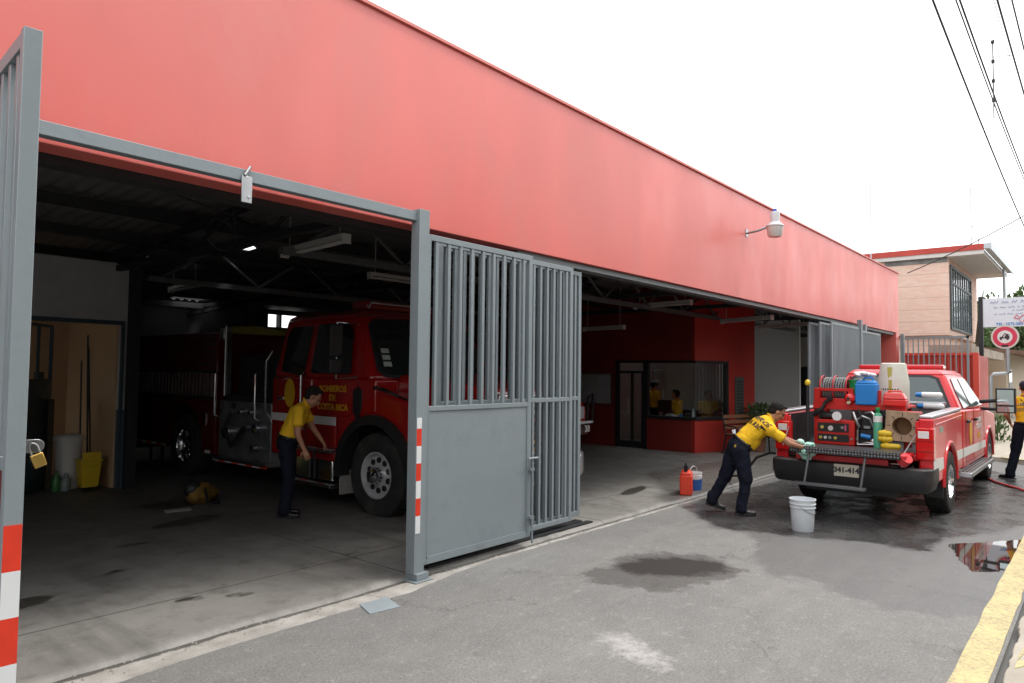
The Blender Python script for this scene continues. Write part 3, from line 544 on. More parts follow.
for (x,y) in ((7.9,14.0),(11.6,14.0),(4.42,11.15)): b=MB(); b.box(x-.07,x+.07,y-.07,y+.07,0,3.3); b.build('column',STEEL_DARK,st)
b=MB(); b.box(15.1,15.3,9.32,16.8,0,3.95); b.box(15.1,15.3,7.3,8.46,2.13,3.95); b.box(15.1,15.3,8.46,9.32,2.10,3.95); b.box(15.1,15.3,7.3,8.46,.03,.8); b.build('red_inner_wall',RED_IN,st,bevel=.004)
# office in the middle of the bays
of=thing('office','red walled guard office with corner window inside the second bay','office',(15.1,7.22,0))
import mathutils
ang=math.atan2(-.62,2.0); MO=Tm(0,0,0,rz=ang)
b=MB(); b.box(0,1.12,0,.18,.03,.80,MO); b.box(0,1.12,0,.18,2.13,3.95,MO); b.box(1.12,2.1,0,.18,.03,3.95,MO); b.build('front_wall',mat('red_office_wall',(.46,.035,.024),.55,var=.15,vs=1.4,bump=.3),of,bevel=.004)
b=MB(); b.box(2.0,2.15,-.45,6,0,2.6); b.box(.22,6,6.0,6.2,0,3.9); b.box(6,6.1,-.4,6,0,3.5); b.build('inner_wall',mat('office_plaster',(.50,.50,.48),.8),of)
b=MB()
b.box(-.03,.10,.06,1.26,.77,.84); b.box(-.03,.10,.06,1.26,2.09,2.15); b.box(-.03,.08,1.20,1.26,.84,2.09)
b.box(0,1.12,-.03,.10,.77,.84,MO); b.box(0,1.12,-.03,.10,2.09,2.15,MO); b.box(1.06,1.12,-.03,.1,.84,2.09,MO)
wf=b.build('window_frame',BLACK,of); b=MB(); b.box(.03,.036,.03,1.2,.84,2.09); b.box(.02,1.06,.03,.036,.84,2.09,MO); b.build('pane',PANE,wf)
b=MB(); y0,y1=1.28,2.10
b.box(-.03,.06,y0,y0+.05,0,2.15); b.box(-.03,.06,y1-.05,y1,0,2.15); b.box(-.03,.06,y0+.05,y1-.05,2.09,2.15); b.box(-.03,.06,y0+.05,y1-.05,1.84,1.90)
b.box(-.02,.04,y0+.05,y0+.10,.04,1.84); b.box(-.02,.04,y1-.10,y1-.05,.04,1.84); b.box(-.02,.04,y0+.1,y1-.1,.04,.2); b.box(-.02,.04,1.62,1.67,.2,1.84)
dr=b.build('door',BLACK,of); b=MB(); b.box(.01,.016,y0+.1,y1-.1,.2,1.84); b.box(.01,.016,y0+.05,y1-.05,1.9,2.09); b.build('pane',PANE,dr); b=MB(); b.cyl((-.06,1.72,.85),(-.06,1.72,1.25),.014); b.build('handle',STEEL,dr)
b=MB(); b.box(1.36,1.66,-.03,.002,.75,1.78,MO); lv=b.build('louvre_panel',mat('louvre_grey',(.10,.11,.10),.5),of)
b=MB()
for i in range(12): b.box(1.40,1.62,-.045,-.03,.82+i*.075,.86+i*.075,MO)
b.build('slats',mat('slat_grey',(.05,.055,.055),.5),lv)
# desk things behind the glass
b=MB(); b.box(.25,.85,.15,1.5,.74,.78); b.box(.3,.34,.2,.24,.03,.74); b.box(.3,.34,1.4,1.44,.03,.74); b.box(.8,.84,1.4,1.44,.03,.74); o=tag(b.build('desk',WOOD),'pale desk behind the office corner window','desk'); o.location=(15.1,7.22,0)
items=[((15.5,7.45,.78),'bottle','white bottle standing on the desk behind the corner window',WHITE,.035,.26),((15.45,7.75,.78),'cup','blue cup beside the keyboard on the office desk',BLUE,.05,.12)]
for loc,n_,l_,m_,r,h in items:
    b=MB(); b.lathe([(r*.9,0),(r,.01),(r,h*.7),(r*.45,h*.85),(r*.4,h)],14); o=b.build(n_,m_); o.location=loc; tag(o,l_,n_)
b=MB(); b.box(-.2,.2,-.03,.03,.12,.42); b.box(-.04,.04,-.03,.03,0,.14); b.box(-.12,.12,-.08,.08,0,.015); o=b.build('monitor',BLACK,bevel=.005); o.location=(15.62,8.25,.78); o.rotation_euler=(0,0,1.3); tag(o,'black computer monitor on the desk behind the office window','monitor')
b=MB(); b.box(-.15,.15,-.1,.1,0,.05); b.box(-.12,.10,-.08,.09,.05,.09); o=b.build('paper_stack',WHITE_P); o.location=(15.45,8.0,.78); tag(o,'stack of white papers on the office desk','papers')
# step ladder seen through the glass
b=MB(); 
for s in (-1,1):
    b.cyl((s*.22,-.35,0),(s*.12,0,1.9),.02,n=6); b.cyl((s*.22,.4,0),(s*.12,.03,1.9),.016,n=6)
for i in range(6): t=i/6; b.box(-.2+.09*t,.2-.09*t,-.38+.35*(t+.1),-.30+.35*(t+.1),.2+i*.28,.225+i*.28)
b.box(-.14,.14,-.05,.08,1.88,1.92); o=b.build('step_ladder',STEEL); o.location=(17.0,9.2,.03); o.rotation_euler=(0,0,-1.2); tag(o,'aluminium step ladder standing inside the office','ladder')
# whiteboard on the red wall
b=MB(); b.box(15.06,15.085,9.45,10.9,1.08,1.80); wb=tag(b.build('notice_board',mat('board_grey',(.42,.43,.45),.4,var=.12,vs=5)),'pale notice board hanging on the red wall left of the office door','board')
b=MB(); b.box(15.05,15.09,9.42,9.45,1.05,1.83); b.box(15.05,15.09,10.9,10.93,1.05,1.83); b.box(15.05,15.09,9.45,10.9,1.80,1.83); b.box(15.05,15.09,9.45,10.9,1.05,1.08); b.build('frame',STEEL,wb)
b=MB()
for i in range(9):
    for j in range(5): b.box(15.055,15.06,9.55+j*.27,9.55+j*.27+random.uniform(.1,.2),1.16+i*.066,1.17+i*.066)
b.build('ruled_lines',mat('board_ink',(.2,.2,.24),.6),wb)
# fluorescent fittings
FL=[((4.46,6.62,3.18),R(84),1.4,'fluorescent batten nearest the first bay opening'),((5.5,11.9,3.2),R(84),1.3,'fluorescent batten in front of the store room wall'),((6.95,8.1,3.2),R(0),1.1,'fluorescent batten set crosswise above the fire engine cab'),
((12.53,6.69,3.2),R(80),1.4,'fluorescent batten high in the second bay left of the office'),((13.7,8.8,2.86),R(80),1.25,'low hanging fluorescent batten by the notice board'),((14.8,5.9,3.02),R(65),1.5,'fluorescent batten above the office corner'),((17.05,5.9,3.02),R(68),1.5,'fluorescent batten nearest the far folded gates')]
for i,(l,rz,ln,lab) in enumerate(FL):
    t=thing('ceiling_light',lab,'light',l,rz,'fluorescent battens under the roof'); h=ln/2
    b=MB(); b.box(-h,h,-.05,.05,.0,.05); b.box(-h,-h+.03,-.05,.05,-.05,0); b.box(h-.03,h,-.05,.05,-.05,0)
    for s in (-.4,.4): b.cyl((s*ln,0,.05),(s*ln,0,max(.1,3.85-.065*(l[1]-5)-l[2]+.15)),.006,n=5)
    b.build('housing',mat('batten_white',(.5,.5,.48),.5),t); b=MB(); b.cyl((-h+.03,-.025,-.025),(h-.03,-.025,-.025),.014,n=8); b.cyl((-h+.03,.025,-.025),(h-.03,.025,-.025),.014,n=8); b.build('tubes',TUBE,t)
# hanging cables
def cable(name,pts,r,lab,m=WIRE,cat='cable',group=None): b=MB(); b.tube(pts,r,6); return tag(b.build(name,m),lab,cat,group)
cable('roof_cable',catenary((1.2,5.6,3.65),(4.1,7.0,3.42),.12)+catenary((4.1,7.0,3.42),(5.3,7.6,3.5),.05)[1:],.010,'drooping cable strung under the roof of the first bay')
lp=[(3.6+.16*math.cos(t),7.0+.05*math.sin(t),3.22+.17*math.sin(t)) for t in [2*PI*i/16 for i in range(33)]]
cable('cable_coil',[(3.7,7.0,3.7)]+lp,.009,'coil of cable hanging from the roof steel in the first bay')

# ------------------------------------------------------------------ gates
def leaf(name,lab,x0,x1,y,z0=.11,z1=3.07,bars=9,sheet=True,mid=1.47,bw=.035,tape=False,fr=.055,group='folding gate leaves at the middle of the station',d=.04,barsplit=True):
    L_=x1-x0; t=thing(name,lab,'gate',(x0,y,0),0,group)
    b=MB(); b.box(0,fr,0,d,z0,z1); b.box(L_-fr,L_,0,d,z0,z1); b.box(fr,L_-fr,0,d,z1-fr,z1); b.box(fr,L_-fr,0,d,z0,z0+fr); 
    if mid: b.box(fr,L_-fr,.002,d-.002,mid,mid+.045)
    b.build('frame',GREY_GATE,t,bevel=.004)
    for i in range(bars):
        x=fr+(L_-2*fr)*(i+.5)/bars; b=MB(); b.box(x-bw/2,x+bw/2,.004,.036,(mid+.045 if sheet and mid else z0+fr),z1-fr); b.build('bar',GREY_GATE,t,bevel=.002,seg=1)
    if sheet: 
        b=MB(); n=14; vs=[];fs=[]
        for i in range(n+1):
            for j in range(n+1):
                u=i/n; v=j/n; e=.006*mnoise.noise(V((u*2.2,v*1.8,x0)))*(4*u*(1-u))**.3; vs.append((fr+(L_-2*fr)*u,.012+e,z0+fr+(mid-z0-fr)*v))
        for i in range(n):
            for j in range(n): fs.append((i*(n+1)+j,(i+1)*(n+1)+j,(i+1)*(n+1)+j+1,i*(n+1)+j+1))
        b.add(vs,fs); b.build('sheet_panel',GREY_GATE,t,ang=80)
        b=MB(); b.box(fr,fr+.012,-.0,.012,z0+fr,mid); b.box(L_-fr-.012,L_-fr,0,.012,z0+fr,mid); b.box(fr,L_-fr,0,.012,z0+fr,z0+fr+.012); b.build('bead',GREY_GATE,t)
    return t
gp=thing('gate_post','grey steel gate post with red and white reflective strip beside the first bay','gate post',(4.22,4.62,0))
b=MB(); b.box(-.02,.10,0,.11,.06,3.27); b.build('post',GREY_GATE,gp,bevel=.004); b=MB(); b.box(-.05,.16,-.06,.14,0,.012); b.box(-.01,.13,-.03,.12,.012,.07); b.build('base_plate',GREY_GATE,gp,bevel=.003)
def tape(parent,x,y,zt,n,w,first='W',h=.163,nrm=-1,rot=None):
    z=zt
    for i in range(n):
        c=(first=='W')==(i%2==0); hh=h if i else h*.62
        b=MB(); b.box(x,x+w,y-.003,y-.0005,z-hh,z); b.build('reflective_strip',TAPE_W if c else TAPE_R,parent); z-=hh
tape(gp,-.012,0,1.42,7,.055,'W',.152)
top=thing('gate_rail','grey steel rail running over the first bay opening under the red parapet','rail',(-4.5,4.66,0))
b=MB(); b.box(0,8.72,0,.08,3.165,3.25); b.build('rail',GREY_GATE,top,bevel=.004); b=MB(); b.box(7.03,7.11,-.018,-.004,3.01,3.20); b.cyl((7.05,-.02,3.20),(7.09,-.02,3.27),.012); b.cyl((7.085,-.024,3.05),(7.085,-.018,3.05),.01); b.build('bracket',STEEL,top,bevel=.002)
l1=leaf('gate_leaf','solid based grey gate leaf with upright bars, nearest beside the post with the striped strip',4.325,5.86,4.655,bars=9)
b=MB(); b.cyl((1.52,-.035,.05),(1.52,-.035,.92),.011,n=8); b.cyl((1.44,-.04,.93),(1.60,-.04,.93),.013,n=8); b.box(1.49,1.55,-.04,0,.3,.33); b.box(1.49,1.55,-.04,0,.8,.83); b.build('drop_bolt',GREY_GATE,l1)
leaf('gate_leaf','barred grey gate leaf folded behind and right of the solid based one',4.6,6.80,4.79,bars=17,sheet=False,mid=1.5)
leaf('gate_leaf','rearmost barred grey gate leaf whose end shows furthest right of the middle gates',4.75,7.16,4.92,bars=19,sheet=False,mid=1.5)
b=MB(); b.box(5.9,24.15,4.90,4.94,3.10,3.165); b.box(5.9,24.15,4.99,5.05,3.10,3.165); tag(b.build('sliding_track',mat('track_grey',(.18,.2,.21),.5)),'narrow steel sliding track under the parapet over the second bay','rail')
b=MB(); b.box(4.5,7.2,4.76,4.84,.0,.05); b.box(4.42,7.15,4.88,4.98,.0,.05); tag(b.build('floor_track',STEEL_DARK),'dark steel floor track under the middle gates','track')
# left leaf, swung out to the street
t=thing('gate_leaf','open grey gate leaf at the left edge, swung out toward the street with a padlock','gate',(.80,2.985,0),R(86.5))
b=MB(); b.box(0,.05,-.03,.03,.1,3.07); b.box(1.80,1.86,-.03,.03,.1,3.07); b.box(.05,1.8,-.025,.025,3.01,3.07); b.box(.05,1.8,-.025,.025,1.45,1.50); b.box(.05,1.8,-.025,.025,.1,.16); b.build('frame',GREY_GATE,t,bevel=.003)
for i in range(13): x=.13+i*.128; b=MB(); b.box(x,x+.035,-.018,.018,1.5,3.01); b.build('bar',GREY_GATE,t,bevel=.002,seg=1)
b=MB(); b.box(.05,1.8,-.012,.012,.16,1.45); b.build('sheet_panel',PANEL_RED,t)  # whole lower panel in one flat dark red
b=MB(); b.prism([(-.0,-.055),(-.0,-.03),(-.0,-.03)],'z',0,.001)if 0 else None
b.box(.012,.018,-.066,-.03,1.516,1.564); b.cyl((.012,-.066,1.54),(.018,-.066,1.54),.024,n=20); b.build('lock_tab',STEEL,t,bevel=.001)
z=1.265
for i in range(8):
    b=MB(); b.box(-.0035,-.0005,-.028,.028,z-.163,z); b.build('reflective_strip',TAPE_R if i%2==0 else TAPE_W,t); z-=.163
pl=thing('padlock','small brass padlock hanging from the tab of the left gate leaf','padlock',(.80+.055,2.99,1.535),R(86.5-90))
b=MB(); b.box(-.02,.02,-.009,.009,-.075,-.025,Tm(ry=-.35)); b.build('body',mat('brass',(.55,.36,.10),.35,.9),pl,bevel=.003)
b=MB(); b.tube([Tm(ry=-.35)@V(p) for p in [(-.013,0,-.03),(-.013,0,.0),(-.008,0,.012),(0,0,.016),(.008,0,.012),(.013,0,0),(.013,0,-.03)]],.0035,6); b.build('shackle',STEEL,pl)
# far gates
G='folded gate leaves at the far end of the station'
leaf('gate_leaf','far folded gate leaf, left end standing beside the reel',16.75,19.1,4.70,bars=24,sheet=False,mid=0,group=G,z1=3.05)
leaf('gate_leaf','far folded gate leaf half hidden behind its neighbours',16.45,18.7,4.86,bars=20,sheet=False,mid=0,group=G,z1=3.04)
leaf('gate_leaf','rearmost far gate leaf set furthest inside the bay',16.2,18.3,5.02,bars=20,sheet=False,mid=0,group=G,z1=3.03)
leaf('gate_leaf','far gate leaf between the tall post and the red pier',19.35,21.35,4.72,bars=18,sheet=False,mid=0,group=G,z1=3.0)
for x,y,lab,z in ((19.1,4.66,'tall grey gate post between the far folded gates',3.25),(20.1,4.80,'short topped grey gate post rising behind the far gates',3.2),(23.95,4.66,'grey gate post under the right end of the red parapet',3.13)):
    b=MB(); b.box(x,x+.14,y,y+.10,0,z); b.box(x-.03,x+.17,y-.03,y+.13,0,.015); tag(b.build('gate_post',GREY_GATE,bevel=.004),lab,'gate post')
# wall lamp
lm=thing('wall_lamp','round street style lamp on a bracket arm on the red parapet','lamp',(12.2,4.85,4.38))
b=MB(); b.tube([(0,0,-.03),(.03,-.2,.0),(.06,-.38,.06)],.022,8); b.box(-.05,.05,-.012,0,-.09,.04); b.build('arm',STEEL,lm)
ML=Tm(.07,-.48,.02)
b=MB(); b.lathe([(.06,.10),(.075,.09),(.085,.20),(.08,.27),(.03,.29)],20,ML); b.lathe([(.155,.03),(.15,.045),(.08,.10),(.06,.10)],24,ML); b.build('housing',mat('lamp_grey_white',(.62,.64,.66),.4),lm)
b=MB(); b.lathe([(.035,.285),(.035,.33),(.02,.34)],14,ML); b.build('photocell',mat('photocell_blue',(.05,.12,.5),.3),lm)
b=MB(); b.lathe([(.145,.03),(.135,-.02),(.12,-.13),(.10,-.16),(.0,-.165)],24,ML); b.build('lamp_glass',mat('lamp_lens',(.62,.62,.58),.25,var=.15,vs=20),lm)
# drain cover on the road
b=MB(); b.prism([(3.52,4.49),(3.78,4.47),(3.70,4.22),(3.44,4.26)],'z',0,.008); tag(b.build('steel_plate',mat('plate_grey',(.30,.345,.37),.5,var=.1),bevel=.002),'square grey steel plate lying on the asphalt before the first bay','plate')
# ------------------------------------------------------------------ small things in and before the bays
def bucket(name,lab,loc,r,h,m,lidcol=None,cat='bucket',rz=0):
    t=thing(name,lab,cat,loc,rz)
    b=MB(); b.lathe([(r*.82,0),(r*.86,.012),(r*.96,h*.72),(r*1.03,h*.73),(r*1.03,h*.75),(r*.98,h*.76),(r*.985,h*.83),(r*1.05,h*.84),(r*1.05,h*.86),(r*1.0,h*.87),(r*1.01,h*.96),(r*1.06,h*.97),(r*1.06,h),(r*.98,h),(r*.93,h*.75),(r*.80,.02),(0,.02)],32); b.build('body',m,t)
    return t
wb_=bucket('bucket','white plastic bucket standing on the wet asphalt behind the red pickup',(8.68,2.78,0),.142,.375,mat('bucket_white',(.66,.70,.74),.4,var=.05,vs=9))
b=MB(); b.tube([(.145*math.cos(t),.145*math.sin(t)*.98-.02*0,.31-.10*math.sin(t-PI)-0) for t in [PI+PI*i/12 for i in range(13)]],.004,6); b.build('handle',STEEL,wb_)
bb=bucket('bucket','blue and white bucket with raised wire handle beside the red jug',(10.16,4.88,.03),.125,.30,WHITE_P)
b=MB(); b.lathe([(.122,.035),(.131,.20),(.133,.20),(.124,.035)],32); b.v=[p for p in b.v]; b.build('label_band',mat('bucket_blue',(.03,.10,.32),.45),bb)
b=MB(); b.tube([(.13*math.cos(t),0,.29+.10*math.sin(t)) for t in [PI*i/12 for i in range(13)]],.004,6); b.build('handle',WHITE,bb)
jg=thing('water_jug','red plastic jug with black spout standing on the floor behind the bending worker','jug',(9.88,4.86,.03),.4)
b=MB(); b.hexa([(-.14,-.09,0),(.14,-.09,0),(.14,.09,0),(-.14,.09,0)],[(-.14,-.09,.30),(.14,-.09,.30),(.14,.09,.30),(-.14,.09,.30)]); b.hexa([(-.14,-.09,.30),(.14,-.09,.30),(.14,.09,.30),(-.14,.09,.30)],[(-.11,-.06,.36),(.09,-.06,.36),(.09,.06,.36),(-.11,.06,.36)])
b.build('body',ORANGE,jg,bevel=.02); b=MB(); b.tube([(-.06,0,.36),(-.04,0,.40),(.04,0,.40),(.06,0,.36)],.016); b.build('handle',ORANGE,jg); b=MB(); b.tube([(-.09,0,.35),(-.1,0,.42),(-.13,0,.45),(-.12,0,.48)],[.03,.03,.02,.014],10); b.build('spout',BLACK,jg)
# bench by the office
bn=thing('bench','dark iron bench with wooden slats against the office corner wall','bench',(16.0,6.45,.03),ang)
for i,(y,z) in enumerate(((.0,.44),(.12,.43),(.24,.43))): b=MB(); b.box(-.55,.55,-y-.05,-y+.05,z,z+.025); b.build('seat_slat',mat('bench_wood',(.28,.12,.06),.5,var=.3,vs=20),bn,bevel=.004)
for z in (.60,.72,.84): b=MB(); b.box(-.55,.55,.05+(z-.6)*.2,.075+(z-.6)*.2,z-.04,z+.04); b.build('back_slat',MATS['bench_wood'],bn,bevel=.004)
for s in (-.56,.56): b=MB(); b.tube([(s,-.30,0),(s,-.26,.44),(s,.02,.42),(s,.14,.95)],.02,6); b.tube([(s,.12,0),(s,.02,.42)],.02,6); b.tube([(s,-.28,.42),(s,-.26,.62),(s,.08,.66)],.016,6); b.build('iron_end',BLACK,bn)
b=MB()
random.seed(3)
for i in range(10): x,y,z=random.uniform(-.3,.35),random.uniform(-.2,0),.47+random.uniform(0,.1); b.box(-.06,.06,-.05,.05,-.03,.03,Tm(x,y,z,random.random()*2,random.random()*2,random.random()*3))
o=tag(b.build('clear_bags',mat('silver_bag',(.6,.62,.66),.25,.3),bevel=.01),'crumpled silvery bags lying on the bench','bags'); o.location=(15.9,6.45,.03); o.rotation_euler=(0,0,ang)
# leaves helper
LEAF=mat('leaf_green',(.11,.19,.06),.5,var=.4,vs=3); LEAF2=mat('leaf_dark',(.07,.13,.045),.45,var=.4,vs=4); BARK=mat('bark',(.10,.075,.055),.9,var=.3,bump=.6)
def leaves(n,gen,size,mb=None,asp=.45):
    b=mb or MB()
    for i in range(n):
        p,d=gen(i); d=V(d).normalized(); s=V(d).orthogonal().normalized(); s=(s*math.cos(i*1.7)+d.cross(s)*math.sin(i*1.7)); L_=size*random.uniform(.6,1.3); w_=L_*asp/2; p=V(p); up=d.cross(s)*.12*L_
        b.add([p,p+d*L_*.45+s*w_+up,p+d*L_-up,p+d*L_*.45-s*w_+up],[(0,1,2,3)])
    return b
pt=thing('potted_plant','leafy dark green potted plant at the end of the office wall','plant',(16.55,6.30,.03))
b=MB(); b.lathe([(.13,0),(.17,.28),(.19,.28),(.19,.31),(.16,.31),(.15,.27),(0,.27)],20); b.build('pot',mat('terracotta',(.25,.10,.06),.8),pt)
def g1(i):
    a=random.uniform(0,2*PI); e=random.uniform(.2,1.4); r=random.uniform(.05,.28); return (math.cos(a)*r,math.sin(a)*r,.3+random.uniform(0,.75)),(math.cos(a)*math.cos(e),math.sin(a)*math.cos(e),math.sin(e))
b=leaves(260,g1,.17); b.build('foliage',LEAF2,pt,ang=None)
# things on the floor of bay one and in the store room
bp_=thing('backpack','yellow and black backpack slumped on the dark floor of the first bay','bag',(4.62,9.3,.03),.5)
b=MB(); b.ell((0,0,.13),(.24,.17,.15)); b.ell((.2,.02,.10),(.13,.13,.11)); mesh_obj('body',remesh(b,.02,3,.012,9),mat('bag_yellow',(.25,.14,.02),.8,var=.6,vs=7),bp_); b=MB(); b.tube([(-.1,-.12,.22),(-.22,-.25,.08),(-.05,-.3,.02),(.1,-.17,.1)],.018,6); b.ell((-.12,.05,.2),(.12,.12,.12)); b.build('strap',BLACK,bp_)
b=MB(); b.prism([(4.0,8.95),(4.3,8.9),(4.36,9.06),(4.05,9.12)],'z',.034,.04); tag(b.build('cardboard_sheet',mat('pale_card',(.35,.33,.3),.8)),'flat pale sheet lying on the floor left of the yellow backpack','sheet')
mb=thing('mop_bucket','yellow mop bucket standing in the store room under the white bin','bucket',(3.98,11.45,.03)); mb.scale=(.82,.82,.85)
b=MB(); b.hexa([(-.13,-.12,.06),(.13,-.12,.06),(.13,.12,.06),(-.13,.12,.06)],[(-.17,-.15,.5),(.17,-.15,.5),(.17,.15,.5),(-.17,.15,.5)]); b.build('tub',YELLOW,mb,bevel=.015)
b=MB(); b.box(-.15,.15,-.16,-.10,.42,.66); b.box(-.18,.18,-.17,.17,.5,.53); b.build('wringer',YELLOW,mb,bevel=.008)
for sx in (-.1,.1):
    b=MB(); b.cyl((sx-.01,-.1,.03),(sx+.01,-.1,.03),.03,n=10); b.build('castor',BLACK,mb)
wbn=thing('dustbin','white plastic bin with lid behind the yellow mop bucket','bin',(3.84,11.85,.03)); wbn.scale=(.95,.95,.86); b=MB(); b.lathe([(.16,0),(.19,.84),(0,.84)],20); b.build('body',WHITE_P,wbn); b=MB(); b.lathe([(.215,.83),(.215,.88),(.18,.92),(0,.93)],20); b.build('lid',WHITE_P,wbn)
for i,(x,y,dx,h,lab) in enumerate(((4.12,11.9,.06,2.3,'tallest dark broom leaning in the store room corner'),(4.2,12.0,.03,2.1,'dark mop leaning right of the tallest broom'),(4.08,12.1,.09,1.9,'shortest broom leaning in the store room'))):
    t=thing('broom',lab,'broom',(x,y,.03),0,'brooms and mops in the store room'); b=MB(); b.cyl((0,0,.2),(dx,.35,h),.013,n=8); b.build('handle',mat('broom_dark',(.03,.03,.03),.5),t)
    b=MB(); b.hexa([(-.14,-.06,0),(.14,-.06,0),(.14,.06,0),(-.14,.06,0)],[(-.04,-.03,.42),(.05,-.03,.42),(.05,.03,.42),(-.04,.03,.42)]); b.build('head',mat('broom_bristle',(.02,.03,.04),.9,bump=1,bs=90),t)
t=thing('metal_door','dark blue steel door leaf with pressed cross pattern swung into the store room','door',(3.10,11.42,.03),R(52))
b=MB(); b.box(0,.9,-.02,.02,0,1.62); b.box(0,.04,-.02,.02,1.62,2.42); b.box(.86,.9,-.02,.02,1.62,2.42); b.box(.04,.86,-.02,.02,2.38,2.42); b.box(.43,.47,-.015,.015,1.62,2.38); b.build('panel',mat('door_dark_blue',(.035,.075,.10),.35,var=.1),t)
b=MB()
for k in range(3):
    z=.05+k*.53; b.add([(.03,-.021,z),(.87,-.021,z),(.87,-.021,z+.5),(.03,-.021,z+.5),(.45,-.06,z+.25)],[(0,1,4),(1,2,4),(2,3,4),(3,0,4)])
b.build('pressing',MATS['door_dark_blue'],t,ang=None)
for i,(x,y,m_,h,lab) in enumerate(((3.62,11.62,'bottle_green',.3,'green labelled bottle on the store room floor'),(3.73,11.58,'bottle_clear',.26,'clear cleaning bottle on the store room floor'))):
    b=MB(); b.lathe([(.06,0),(.065,.02),(.065,h*.6),(.025,h*.8),(.022,h)],14); o=b.build('bottle',mat(m_,(.05,.2,.06) if i==0 else (.25,.3,.3),.3)); o.location=(x,y,.03); tag(o,lab,'bottle')
b=MB(); b.box(3.42,3.50,11.9,12.1,0.03,1.75); b.box(3.52,3.60,11.9,12.0,0.03,1.35,Tm(.05)@Tm(ry=.0)); tag(b.build('timber_boards',mat('old_timber',(.12,.09,.06),.8,var=.3),bevel=.003),'old boards leaning behind the blue steel door','boards')
sh=thing('shelf','dark steel shelf rack loaded with hoses behind the store room','shelf',(4.9,13.9,.03))
b=MB()
for x in (0,1.2):
    for y in (0,.5): b.box(x,x+.04,y,y+.04,0,2.0)
b.build('frame',STEEL_DARK,sh)
for z in (.3,.9,1.5): b=MB(); b.box(0,1.24,0,.54,z,z+.03); b.build('board',STEEL_DARK,sh)
b=MB()
for i in range(3): b.lathe([(.17,-.03),(.17,.03),(.06,.03),(.06,-.03)],20,Tm(5.15+i*.4,14.15,.47+.03,rx=PI/2))
tag(b.build('hose_rolls',mat('hose_canvas',(.25,.22,.12),.9)),'rolled canvas hoses on the lowest shelf at the back','hoses')
# rubber hose lying from bay to pickup, red hose on the street
cable('air_hose',[(15.6,6.35,.05),(14.4,6.1,.05),(13.2,5.7,.05),(11.9,5.1,.06),(10.9,4.4,.25),(10.3,3.95,.62),(10.15,3.7,.72),(10.0,3.2,.74)],.018,'black hose running from the bench to the pickup bumper','' 'black hose' and WIRE,'hose')
cable('red_hose',[(15.3,1.66,.02),(14.9,1.50,.02),(14.6,1.32,.02),(14.3,1.12,.02),(14.0,.98,.02),(13.6,.78,.02)],.018,'red hose lying on the wet asphalt beside the pickup front wheel',mat('hose_red',(.45,.03,.03),.5),'hose')

# ------------------------------------------------------------------ neighbours on the right
BRICK,bb_=new_nt('brick_tile_wall'); tc=node('ShaderNodeTexCoord').outputs['Object']; Lk=NT.links.new
sx=node('ShaderNodeSeparateXYZ'); Lk(tc,sx.inputs[0]); cb=node('ShaderNodeCombineXYZ'); Lk(nmath('ADD',sx.outputs[0],sx.outputs[1]),cb.inputs[0]); Lk(sx.outputs[2],cb.inputs[1])
br=node('ShaderNodeTexBrick'); Lk(cb.outputs[0],br.inputs['Vector']); br.inputs['Scale'].default_value=1.; br.inputs['Brick Width'].default_value=.24; br.inputs['Row Height'].default_value=.075; br.inputs['Mortar Size'].default_value=.008
br.inputs['Color1'].default_value=(.70,.45,.36,1); br.inputs['Color2'].default_value=(.74,.54,.45,1); br.inputs['Mortar'].default_value=(.66,.50,.42,1)
fz=nmath('ABSOLUTE',nmath('SUBTRACT',nmath('FRACT',nmath('MULTIPLY',sx.outputs[2],1/.42)),.5)); c=nmix(nrange(fz,.48,.49),br.outputs[0],(.40,.26,.20)); n_=nnoise(1.6,6,.7,tc); c=nmix(nmath('MULTIPLY',nrange(n_,.45,.7),.35),c,(.75,.60,.50)); Lk(c,bb_.inputs['Base Color']); bb_.inputs['Roughness'].default_value=.85
ho=thing('neighbour_house','two storey house with tan brick tile upper wall and projecting white roof slab','house',(28.3,4.1,0))
b=MB(); b.box(0,7,0,7,3.3,6.0); b.box(.2,7,.2,7,0,3.3); b.build('wall',BRICK,ho); b=MB(); b.box(-.02,0,.02,2.0,5.83,6.05); b.build('bare_render',mat('grey_render_patch',(.26,.26,.25),.9,var=.4,vs=4),ho)
b=MB(); b.box(-.15,7,-1.05,7,6.0,6.14); b.build('roof_slab',mat('slab_white',(.62,.60,.57),.8,var=.06),ho); b=MB(); b.box(-.18,-.14,-1.07,7,6.14,6.34); b.build('red_fascia',RED_SHEET,ho)
b=MB(); b.box(-.2,7.1,-1.22,-1.05,6.16,6.34); b.box(-.2,7.1,-1.26,-1.22,6.12,6.36); b.build('gutter',mat('zinc',(.42,.46,.48),.4,.5),ho); b=MB(); b.cyl((5.4,-1.1,6.15),(5.4,-1.1,3.0),.05,n=10); b.build('downpipe',MATS['zinc'],ho)
b=MB(); b.box(-.12,5.6,-1.0,0,5.985,6.0); b.build('soffit',mat('soffit_grey',(.60,.56,.52),.8,var=.15),ho)
wn_=MB(); wn_.box(.15,5.0,-.06,.0,3.5,3.58); wn_.box(.15,5.0,-.06,0,5.65,5.75); wn_.box(.15,.25,-.06,0,3.58,5.65); wn_.box(4.9,5.0,-.06,0,3.58,5.65); wn_.box(.25,4.9,-.05,0,5.1,5.18)
for i in range(1,9): wn_.box(.15+i*.54,.2+i*.54,-.05,0,3.58,5.65)
wi=wn_.build('window',mat('window_dark_frame',(.06,.07,.075),.5),ho); b=MB(); b.box(.25,4.9,-.025,-.015,3.58,5.65); b.build('pane',mat('house_glass',(.20,.25,.28),.08,spec=.8),wi)
